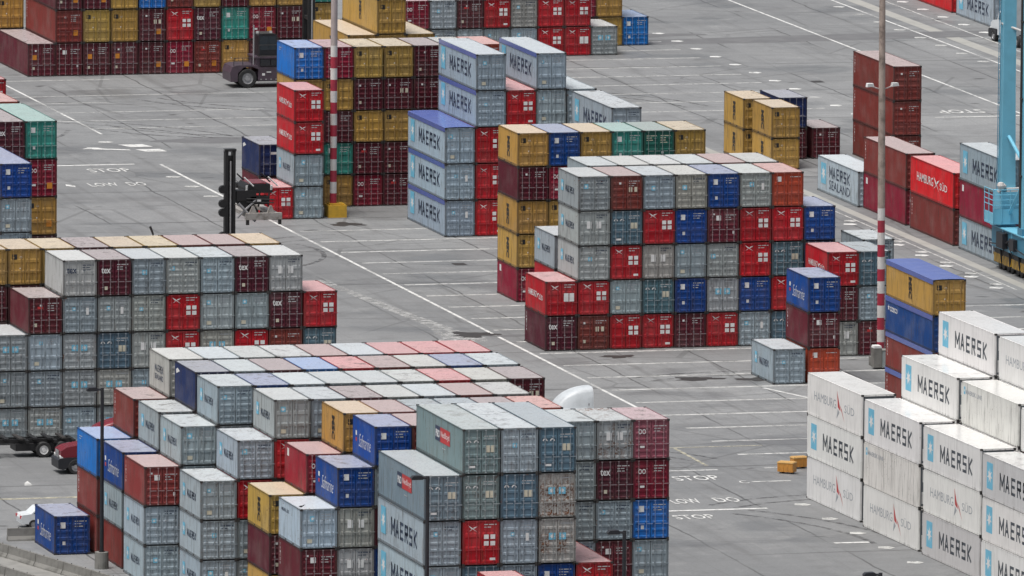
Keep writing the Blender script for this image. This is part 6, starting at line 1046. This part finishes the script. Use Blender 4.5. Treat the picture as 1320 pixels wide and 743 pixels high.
# ---------------------------------------------------------------- wheels and vehicles
def wheel(parent, x, y, r, w, rim=None, n=22):
    b = MB(); b.lathe([(r * .58, -w / 2), (r * .93, -w / 2), (r, -w * .36), (r, w * .36), (r * .93, w / 2), (r * .58, w / 2)], 'y', (0, 0, 0), n)
    wl_ = part("wheel", b, RUBBER, parent, (x, y, r))
    b = MB()
    for s in (-1, 1): b.lathe([(r * .60, s * w * .5), (r * .54, s * w * .36), (r * .30, s * w * .30), (r * .26, s * w * .46), (0.0, s * w * .46)], 'y', (0, 0, 0), n, 0)
    part("rim", b, rim or RIM, wl_)
    return wl_
def lift_truck(label, loc, rz, mast_h, near=False):
    t = thing("container_handler", label, "container handler", loc, rz, "container handlers")
    b = MB()
    b.prism([(-1.5, .55), (-1.55, 1.35), (-1.35, 1.85), (-.9, 1.98), (.9, 1.95), (1.1, 1.7), (1.1, 1.2), (.95, 1.62), (.4, 1.85), (-.35, 1.8), (-.85, 1.3), (-.9, .55)], 'y', -1.55, 1.55); part("counterweight", b, PLUM, t)
    b = MB(); b.box(-1.2, -.95, .5, 5.4, .95, 1.35); b.box(.95, -1.5, .62, 3.2, 1.5, 1.78); b.box(.8, -1.35, 1.78, 3.3, 1.35, 2.55); b.box(.7, -1.5, 2.55, 3.4, 1.5, 2.68)
    for i in range(5): b.cbox(1.2 + i * .45, -1.53, .72, .12, .05, .1, 1)
    part("body", b, [PLUM, RIM], t)
    b = MB(); b.prism([(1.1, 2.68), (2.9, 2.68), (2.75, 4.5), (2.6, 4.6), (1.2, 4.6), (1.1, 4.5)], 'y', -.9, .9); cabp = part("cab", b, DARKMETAL, t)
    for q in ((1.25, 2.0), (2.05, 2.65)):
        b = MB(); b.box(q[0], -.93, 3.2, q[1], -.905, 4.4); part("window", b, GLASS, cabp)
    b = MB(); b.box(1.25, -.95, 4.6, 2.5, .95, 4.66); b.box(1.0, -1.25, 2.68, 3.1, -.92, 2.74); b.tube((2.95, -1.2, 2.7), (2.95, -1.2, 3.7), .03, n=6); b.tube((1.1, -1.2, 2.7), (1.1, -1.2, 3.7), .03, n=6); b.tube((1.1, -1.2, 3.68), (2.95, -1.2, 3.68), .03, n=6); part("platform", b, STEEL, t)
    for q in (1.0, 2.2):
        b = MB(); b.cbox(q, -.85, 4.78, .22, .12, .2); part("work_lamp", b, LAMPGLASS, t)
    b = MB(); b.box(1.15, -1.52, 1.9, 2.0, -1.36, 2.45); b.box(2.1, -1.52, 1.9, 2.9, -1.36, 2.45); part("service_hatch", b, DARKMETAL, t)
    b = MB(); b.box(1.3, -1.52, 1.05, 1.55, -1.505, 1.25); b.box(1.7, -1.52, 1.3, 2.1, -1.505, 1.4); part("label_plate", b, WHITE, t)
    b = MB(); b.tube((.7, -.8, 1.9), (.7, -.8, 5.4), .07); part("exhaust_pipe", b, RIM, t)
    b = MB()
    for zz in (2.35, 2.6): b.tube((-1.2, -1.4, zz), (.4, -1.4, zz), .03, n=6)
    for xx in (-1.2, -.4, .4): b.tube((xx, -1.4, 1.9), (xx, -1.4, 2.6), .03, n=6)
    part("railing", b, DARKMETAL, t)
    for y in (-1.3, 1.3): wheel(t, 0, y, .83, .55)
    for y in (-1.5, 1.5): wheel(t, 4.9, y, .9, .8)
    b = MB()
    for y in (-.95, .95):
        b.box(5.5, y - .2, .3, 6.1, y + .2, mast_h)
        b.tube((5.8, y - .26 if y < 0 else y + .26, .6), (5.8, y - .26 if y < 0 else y + .26, mast_h - .5), .06, n=6, m=1)
    for z in (.5, mast_h * .5, mast_h - .25): b.box(5.55, -.75, z, 6.0, .75, z + .3)
    part("mast", b, [BLACK, RIM], t)
    return t
lt = lift_truck("plum coloured container handler parked before the maroon containers", (16.3, 176.5, 0), 0, 11.5)
b = MB(); b.box(6.1, -1.0, 3.2, 6.7, 1.0, 4.6); b.box(6.3, -3.0, 4.2, 8.3, -2.7, 4.5, 1); b.box(6.3, 2.7, 4.2, 8.3, 3.0, 4.5, 1); b.box(6.7, -3, 4.25, 7.1, 3, 4.5); part("spreader", b, [BLACK, RIM], lt)
# the second one drives away from the viewer; its mast and raised spreader stand above the roofs
nh = thing("container_handler", "container handler with a tall black mast raising an empty white spreader", "container handler", (-15.9, 39.5, 0), 0, "container handlers")
b = MB(); b.box(-1.3, -4.2, .55, 1.3, 4.6, 1.5); b.box(-1.5, -4.4, .6, 1.5, -2.8, 2.1); b.box(-1.1, -2.8, 1.5, 1.1, 1.2, 2.2); part("body", b, PLUM, nh)
b = MB(); b.prism([(-1.6, 2.2), (1.2, 2.2), (1.0, 3.55), (-1.3, 3.55)], 'x', -1.0, .6); cabp = part("cab", b, DARKMETAL, nh)
b = MB(); b.box(-.8, -1.48, 2.6, .4, -1.44, 3.3); part("window", b, GLASS, cabp)
for x in (-1.35, 1.35):
    for y_ in (-3.0, 3.2):
        w_ = wheel(nh, x, y_, .85, .6); w_.rotation_euler = (0, 0, math.pi / 2)
b = MB()
for x in (-.34, .24):
    b.box(x - .12, 5.3, .3, x + .12, 5.9, 10.1)
for z in (1.0, 3.2, 5.2, 7.4, 9.4): b.box(-.22, 5.45, z, .12, 5.7, z + .3)
b.box(-.2, 5.62, .5, .1, 5.75, 9.6); b.tube((-.06, 5.2, .6), (-.06, 5.2, 9.3), .06, n=8, m=1)
b.tube((-.55, 5.6, 10.1), (.45, 5.6, 10.1), .12, n=8, m=1); b.box(-.5, 5.25, 10.1, .4, 5.9, 10.22)
for z in (3.5, 5.3, 6.0, 7.1): b.lathe([(.0, -.22), (.30, -.22), (.34, 0), (.30, .22), (0, .22)], 'y', (-.62, 5.5, z), 12, 0); b.box(-.6, 5.4, z - .08, -.3, 5.6, z + .08)
part("mast", b, [BLACK, RIM], nh)
b = MB(); b.box(.45, 5.3, 6.2, 2.0, 6.2, 7.0); b.prism([(.4, 6.9), (1.1, 6.9), (2.2, 5.4), (2.2, 5.0), (1.5, 5.0), (.4, 6.1)], 'y', 5.4, 5.9); b.tube((.5, 5.3, 4.9), (2.0, 5.3, 6.3), .09, n=8, m=1); b.tube((.6, 5.2, 6.0), (1.9, 5.2, 4.6), .1, n=8, m=1); part("carriage", b, [BLACK, RIM], nh)
b = MB(); b.prism([(1.3, 6.75), (3.3, 6.75), (3.35, 7.05), (3.1, 7.45), (1.5, 7.45), (1.25, 7.1)], 'y', 5.5, 8.6); b.box(1.5, 5.7, 7.45, 2.9, 8.4, 7.5, 1); b.box(1.55, 5.3, 5.9, 3.0, 6.2, 6.5); b.box(1.2, 8.6, 6.8, 3.4, 9.2, 7.2)
for x in (1.45, 2.2, 2.95): b.tube((x, 5.4, 5.7), (x + .1, 5.45, 6.8), .07, n=6)
for z in (6.1, 6.35): b.tube((1.2, 5.25, z), (3.4, 5.25, z - .1), .05, n=6)
b.cbox(2.2, 5.25, 6.2, .3, .1, .16, 2)
for x in (1.05, 2.95): b.tube((x, 5.35, 8.0), (x + .75, 5.4, 7.3), .06, n=6, m=2); b.tube((x + .02, 7.9, 8.0), (x + .77, 7.95, 7.3), .06, n=6)
for x in (1.25, 3.2): b.tube((x, 5.4, 7.0), (x, 5.35, 7.35), .09, n=6, m=2)
part("lifting_frame", b, [BLACK, TRUCKRED, WHITE], nh)
b = MB(); b.box(1.1, 4.9, 4.75, 3.95, 5.35, 5.25, 0); b.box(1.2, 5.35, 4.9, 1.7, 11, 5.2, 0); b.box(3.3, 5.35, 4.9, 3.8, 11, 5.2, 0); b.box(1.1, 10.9, 4.75, 3.95, 11.3, 5.25, 0)
for x in (1.7, 3.1): b.prism([(x - .28, 5.25), (x + .28, 5.25), (x + .07, 5.8), (x - .07, 5.8)], 'y', 5.0, 5.3, 0)
for x in (1.15, 3.7):
    for y_ in (4.95, 11.0): b.box(x, y_, 4.35, x + .22, y_ + .25, 4.75, 1)
part("spreader", b, [plain("worn_white_steel", (.36, .34, .32), .5, 0, .8, 2.5, (.10, .08, .06)), STEEL], nh)

def tractor(label, loc, rz, paint, cat="truck", group=None, rise=1.75, back=-.85):
    """long-nosed road tractor; its nose points along +x"""
    t = thing("semi_truck", label, cat, loc, rz, group)
    b = MB(); b.prism([(4.6, .95), (4.75, 1.2), (4.7, 1.62), (4.3, 1.86), (2.6, 2.12), (2.6, .95)], 'y', -.98, .98); part("hood", b, paint, t)
    b = MB(); b.prism([(4.55, .32), (4.92, .4), (4.94, 1.0), (4.78, 1.12), (4.3, 1.16), (3.0, 1.16), (3.0, .6), (4.0, .6)], 'y', -1.12, 1.12); part("bumper", b, DARKMETAL, t)
    b = MB(); b.cbox(4.76, 0, 1.3, .06, 1.0, .62); part("grille", b, CHROME, t)
    for y_ in (-.84, .84):
        b = MB(); b.lathe([(0, -.20), (.15, -.16), (.21, .02), (.2, .1)], 'x', (0, 0, 0), 14); part("headlight", b, LAMPGLASS, t, (4.72, y_, 1.12))
    b = MB(); b.prism([(2.6, .7), (2.6, 2.15), (2.2, 2.95), (.2, 2.98), (.2, .7)], 'y', -1.2, 1.2); cp_ = part("cab", b, paint, t)
    for y_, e in ((-1.22, -1), (1.22, 1)):
        b = MB(); b.prism([(2.35, 2.15), (2.05, 2.78), (1.3, 2.78), (1.3, 2.1)], 'y', y_ - .01, y_ + .01); part("side_window", b, GLASS, cp_)
    b = MB(); b.quad((2.62, -1.0, 2.2), (2.62, 1.0, 2.2), (2.24, .95, 2.9), (2.24, -.95, 2.9)); part("windscreen", b, GLASS, cp_)
    if rise:
        n, k = 10, 14; vs = []
        for i in range(n + 1):
            a_ = math.pi / 2 * i / n; x_ = 2.35 - (2.2 - back) * (1 - math.cos(a_)); top_ = rise * math.sin(a_)
            for j_ in range(k + 1):
                u = -1 + 2 * j_ / k; vs.append((x_, 1.16 * u, 2.7 + top_ * (1 - abs(u) ** 5) ** .4))
        m_ = k + 1; b = MB(); b.add(vs, [(i * m_ + j_, i * m_ + j_ + 1, (i + 1) * m_ + j_ + 1, (i + 1) * m_ + j_) for i in range(n) for j_ in range(k)])
        e0 = n * m_; b.add([vs[e0 + j_] for j_ in range(m_)] + [(vs[e0 + j_][0], vs[e0 + j_][1], .75) for j_ in range(m_)], [(j_, j_ + 1, m_ + j_ + 1, m_ + j_) for j_ in range(k)])
        for u in (0, k):
            e_ = [vs[i * m_ + u] for i in range(n + 1)]; b.add([(e_[0][0], e_[0][1], .75), (e_[-1][0], e_[-1][1], .75), e_[-1], e_[0]], [(0, 1, 2, 3)])
        fr = part("sleeper", b, plain("faded_fairing_white", (.50, .53, .55), .45, 0, .3, 1) if paint == TRUCKWHITE else paint, t)
        for pl in fr.data.polygons: pl.use_smooth = True
    b = MB(); b.box(-4.2, -.45, .75, 2.6, .45, 1.02); part("chassis", b, BLACK, t)
    for x in (3.7, -1.9, -3.25):
        for y_ in (-.98, .98): wheel(t, x, y_, .52, .36 if x > 0 else .55)
    for y_ in (-1.05, 1.05):
        b = MB(); b.tube((.05, y_, .8), (.05, y_, 3.3), .07, n=8); part("exhaust_stack", b, CHROME, t)
        b = MB(); b.tube((-.5, y_ * .92, .72), (1.9, y_ * .92, .72), .3, n=12); part("fuel_tank", b, CHROME, t)
    return t
tractor("burgundy road truck driving out from behind the blue stack", (-47.2, -55.9, 0), math.pi, TRUCKRED, rise=1.1)
tractor("white road truck whose curved roof fairing shows above the containers", (-12.9, -51.0, 0), math.pi, TRUCKWHITE, rise=1.7, back=-.45)
tractor("white road truck standing behind the pale blue crane leg", (92.6, 196.0, 0), math.radians(96), TRUCKWHITE)
tr = thing("chassis_trailer", "empty black chassis trailer before the grey wall of containers", "trailer", (-56.0, -47.2, 0))
b = MB()
for y_ in (-.5, .5): b.box(-7.5, y_ - .09, .95, 7.0, y_ + .09, 1.25)
for x in (-7.4, -5.2, -3, -.8, 1.4, 3.6, 5.6, 6.9): b.box(x - .12, -1.2, 1.0, x + .12, 1.2, 1.22)
for i in range(14): b.box(-7.2 + i * 1.02, -1.24, 1.26, -6.9 + i * 1.02, 1.24, 1.38, i % 3 == 1)
b.box(2.8, -.9, .45, 6.4, .9, .95)
part("frame", b, [BLACK, STEEL], tr)
for x in (4.75, 6.1):
    for y_ in (-1.0, 1.0): wheel(tr, x, y_, .54, .5, WHITE)
for x in (-.4,):
    for y_ in (-1.0, 1.0): wheel(tr, x, y_, .54, .5)
b = MB()
for y_ in (-.6, .6): b.box(-5.9, y_ - .08, .1, -5.7, y_ + .08, 1.0); b.box(-6.0, y_ - .15, 0, -5.6, y_ + .15, .1)
part("landing_leg", b, STEEL, tr)
for y_ in (-.9, .9):
    b = MB(); b.cbox(7.04, y_, .85, .06, .22, .14); part("tail_light", b, TAIL, tr)
car = thing("parked_car", "white car half hidden behind the single blue container", "car", (-58.1, -81.4, 0))
b = MB(); b.prism([(-2.15, .35), (-2.2, .75), (-2.1, .95), (-1.5, 1.02), (-1.05, 1.42), (.35, 1.45), (1.1, 1.0), (2.0, .88), (2.2, .6), (2.15, .3)], 'y', -.86, .86); part("body", b, TRUCKWHITE, car)
b = MB(); b.prism([(-1.35, 1.04), (-1.02, 1.36), (.3, 1.38), (.95, 1.02)], 'y', -.875, .875); part("window", b, GLASS, car)
for x in (-1.35, 1.35):
    for y_ in (-.8, .8): wheel(car, x, y_, .32, .2)
for y_ in (-.66, .66):
    b = MB(); b.cbox(-2.19, y_, .8, .06, .3, .2); part("tail_light", b, TAIL, car)
    b = MB(); b.cbox(2.14, y_, .7, .08, .3, .14); part("headlight", b, LAMPGLASS, car)

# ---------------------------------------------------------------- the crane leg on its rail
cr = thing("quay_crane", "pale blue gantry crane leg on wheeled bogies beside the kerb row", "crane", (44.9, 36.0, 0))
b = MB(); b.prism([(-.62, 3.4), (.62, 3.4), (.50, 14), (.50, 36), (-.50, 36), (-.50, 14)], 'y', 3.6, 4.6); b.box(-.6, 3.55, 26, .6, 4.65, 26.4, 1); part("leg", b, [CRANE, CRANED], cr)
b = MB(); b.box(-.62, -2.6, 3.4, .62, -1.6, 36.0); b.box(-.75, -2.7, 3.2, .75, -1.5, 4.0, 1); part("leg", b, [CRANE, CRANED], cr)
b = MB(); b.box(-.7, -9.0, 1.75, .7, 5.6, 3.4); b.box(-.8, -9.1, 3.38, .8, 5.7, 3.46, 1)
for y_ in (-6, -4, 0, 2.4): b.box(-.76, y_, 1.8, -.69, y_ + .12, 3.36, 1)
part("sill_beam", b, [CRANED, CRANE], cr)
b = MB(); b.box(-1.4, 3.0, 3.7, .75, 5.4, 3.85); b.box(-1.38, 3.02, 3.85, .7, 3.1, 4.9, 0); b.box(-1.38, 3.1, 3.85, -1.32, 5.3, 4.6, 0); b.box(-.7, 3.2, 4.4, .8, 5.2, 6.2, 0); part("platform", b, [CRANE], cr)
b = MB()
for z in (5.2, 5.6, 6.0, 6.4): b.tube((-1.38, 2.98, z), (.7, 2.98, z), .035, n=6); b.tube((-1.38, 2.98, z), (-1.38, 5.4, z), .035, n=6)
for x in (-1.38, -.7, 0, .7): b.tube((x, 2.98, 3.85), (x, 2.98, 6.4), .035, n=6)
for y_ in (4.2, 5.4): b.tube((-1.38, y_, 3.85), (-1.38, y_, 6.4), .035, n=6)
part("railing", b, CRANE, cr)
b = MB()
for s in (-.22, .22): b.tube((-.72, 4.1 + s, 6.3), (-.62, 4.1 + s, 34), .03, n=5)
for k in range(46): b.tube((-.72 + .1 * k / 46, 3.88, 6.5 + k * .6), (-.72 + .1 * k / 46, 4.32, 6.5 + k * .6), .02, n=4)
part("ladder", b, CRANED, cr)
b = MB()
for x, y_ in ((-.68, -1.7), (-.68, -2.0), (.2, -2.66)): b.tube((x, y_, 3.6), (x, y_, 35), .045, n=6)
for z in (8, 14, 20, 26): b.box(-.72, -2.2, z, -.6, -1.6, z + .12)
part("conduit", b, STEEL, cr)
b = MB()
for (ya, za), (yb, zb) in (((4.6, 3.4), (-1.6, 8.2)), ((3.6, 10.5), (-1.6, 8.4))): b.tube((0, ya, za), (0, yb, zb), .14, n=8)
part("brace", b, CRANE, cr)
b = MB(); b.box(-1.15, 1.2, 2.0, -.72, 2.9, 3.2); b.box(-1.05, -1.4, 2.1, -.72, -.2, 3.0); b.tube((-.95, 2.9, 2.2), (-.95, 5.4, 2.0), .06, n=6); b.tube((-.9, -.2, 2.9), (-.9, 1.3, 2.4), .07, n=6); b.tube((-.85, -1.4, 2.3), (-.85, -5.5, 2.0), .06, n=6); part("cable_box", b, [DARKMETAL], cr)
b = MB(); b.tube((-.62, 4.0, 19.3), (1.2, 3.2, 18.6), .1, n=8); part("tie_bar", b, MASTW, cr)
b = MB(); b.tube((-.9, 3.4, 6.2), (-.3, 3.4, 6.75), .16, n=8); b.lathe([(0, .5), (.22, .44), (.3, .2), (.22, 0), (0, -.05)], 'z', (-.7, 3.3, 6.5), 12); b.box(-.2, 3.2, 6.2, .9, 3.9, 6.5); part("winch", b, MASTW, cr)
b = MB(); b.tube((-.72, 2.6, 1.3), (-.9, 1.0, 3.3), .05, n=6); b.tube((-.72, 2.0, 2.9), (-.8, -.6, 1.5), .05, n=6); b.tube((-.75, 1.4, 2.6), (-.75, -1.2, 2.6), .05, n=6); part("pipe", b, BLACK, cr)
for y_ in (4.5, 2.2, -.4, -2.8, -5.6, -8.0):
    b = MB(); b.prism([(y_ - 1.0, .55), (y_ + 1.0, .55), (y_ + .8, 1.6), (y_ + .2, 1.75), (y_ - .2, 1.75), (y_ - .8, 1.6)], 'x', -.55, .55, 0)
    for k in range(5):
        a0 = y_ - .95 + k * .38; b.add([(-.556, a0, .6), (-.556, a0 + .19, .6), (-.556, a0 + .45, 1.3), (-.556, a0 + .26, 1.3)], [(0, 1, 2, 3)], 1)
    for k in range(3):
        a0 = -.5 + k * .36; b.add([(a0, y_ - 1.004, .6), (a0 + .18, y_ - 1.004, .6), (a0 + .32, y_ - .93, 1.1), (a0 + .14, y_ - .93, 1.1)], [(0, 1, 2, 3)], 1)
    bg = part("bogie", b, [STEEL, HAZY], cr)
    for s in (-.5, .5):
        b = MB(); b.lathe([(0, -.2), (.36, -.2), (.40, -.15), (.36, .15), (.36, .2), (0, .2)], 'x', (0, 0, 0), 16); part("crane_wheel", b, STEEL, bg, (0, y_ + s, .40))
rb = MB(); rb.box(44.83, -60, 0, 44.97, 42.5, .03); struct("crane_rail", rb, STEEL)

# ---------------------------------------------------------------- barriers, crates, bird
def barrier(x, y, ang, L, label):
    t = thing("concrete_barrier", label, "barrier", (x, y, 0), ang, "concrete barriers")
    b = MB(); b.prism([(-.3, 0), (-.28, .1), (-.14, .32), (-.09, .84), (.09, .84), (.14, .32), (.28, .1), (.3, 0)], 'x', -L / 2 + .02, L / 2 - .02); part("body", b, CONC, t)
    b = MB()
    for s in (-1, 1): b.tube((s * (L / 4), 0, .82), (s * (L / 4), 0, .90), .035, n=6)
    part("lifting_loop", b, STEEL, t)
ang = math.atan2(-.971, .2375)
LB = ["first barrier of the long ramp wall at the frame edge", "second barrier of the long ramp wall below the white car", "third barrier of the long ramp wall under the blue container", "fourth barrier of the long ramp wall near the lamp drum", "last barrier of the long ramp wall past the lamp drum"]
for i in range(5):
    s = -.6 + i * 4.1; barrier(-64.22 + .2375 * s, -93.58 - .971 * s, ang, 4.06, "weathered concrete barrier, " + LB[i])
for i, w_ in enumerate(("upper", "middle", "lowest")):
    s = 1.5 + i * 4.1; barrier(-67.0 + .2375 * s, -101.0 - .971 * s, ang, 4.06, "concrete barrier on the outer ramp edge, %s of the outer three" % w_)
barrier(-60.75, -87.2, 0, 3.2, "short concrete barrier standing alone behind the single blue container")
sheet("ramp_road", [(-65.8, -90), (-64.6, -90), (-59.4, -112), (-62.0, -112), (-64.6, -103)], plain("ramp_concrete", (.24, .235, .22), .8, 0, .6, .8, (.12, .12, .11)), .004)
def crate(x, y, rz, label, L):
    t = thing("plastic_crate", label, "crate", (x, y, 0), rz, "orange crates"); t.scale = (.62, .62, .75)
    b = MB(); b.prism([(-.5, .16), (.5, .16), (.55, .98), (-.55, .98)], 'x', -L / 2, L / 2, 0)
    for k in range(4): b.box(-L / 2 + .1 + k * (L - .3) / 3, -.57, .2, -L / 2 + .2 + k * (L - .3) / 3, .57, .97, 0)
    part("tub", b, CRATE, t)
    b = MB(); b.box(-L / 2 - .04, -.59, .98, L / 2 + .04, .59, 1.06, 0)
    for k in range(3): b.box(-L / 2 + .05, -.42 + k * .32, 1.06, L / 2 - .05, -.22 + k * .32, 1.12, 0)
    part("lid", b, plain("pale_orange_lid", (.66, .42, .16), .5, 0, .2, 2), t)
    for s in (-1, 1):
        b = MB(); b.box(s * (L / 2 - .35) - .1, -.5, 0, s * (L / 2 - .35) + .1, .5, .16); part("skid", b, STEEL, t)
crate(-2.45, -66.2, math.radians(-38), "orange plastic crate with ribbed lid standing clear on the asphalt", 1.9)
crate(-.95, -63.9, math.radians(8), "orange plastic crate tucked against the white refrigerated containers", 1.7)
bd = thing("crow", "black crow perched on the corner of a grey container roof", "bird", (-52.35, -129.2, 7.79)); bd.scale = (.65, .65, .65)
b = MB(); prof = [(0, -.26), (.03, -.2), (.075, -.05), (.09, .06), (.07, .16), (.045, .2), (.062, .26), (.05, .32), (.018, .37), (0, .44)]
b.lathe(prof, 'x', (0, 0, .2), 10); b.tube((0, .03, .13), (0, .03, 0), .012, n=5); b.tube((0, -.03, .13), (0, -.03, 0), .012, n=5)
b.v = [(x, y_, z + max(0, x - .1) * .55 + .02) if z > .05 else (x, y_, z) for x, y_, z in b.v]
part("body", b, BIRD, bd)
vp = thing("vent_pipe", "short black pipe stub leaning above the ochre roofs", "pipe", (-38.9, -28.4, 0))
b = MB(); b.tube((0, 0, 0), (0, 0, 13.0), .05, n=6); b.tube((0, 0, 13.0), (-.22, 0, 13.55), .07, .09, n=8); part("pipe", b, DARKMETAL, vp)
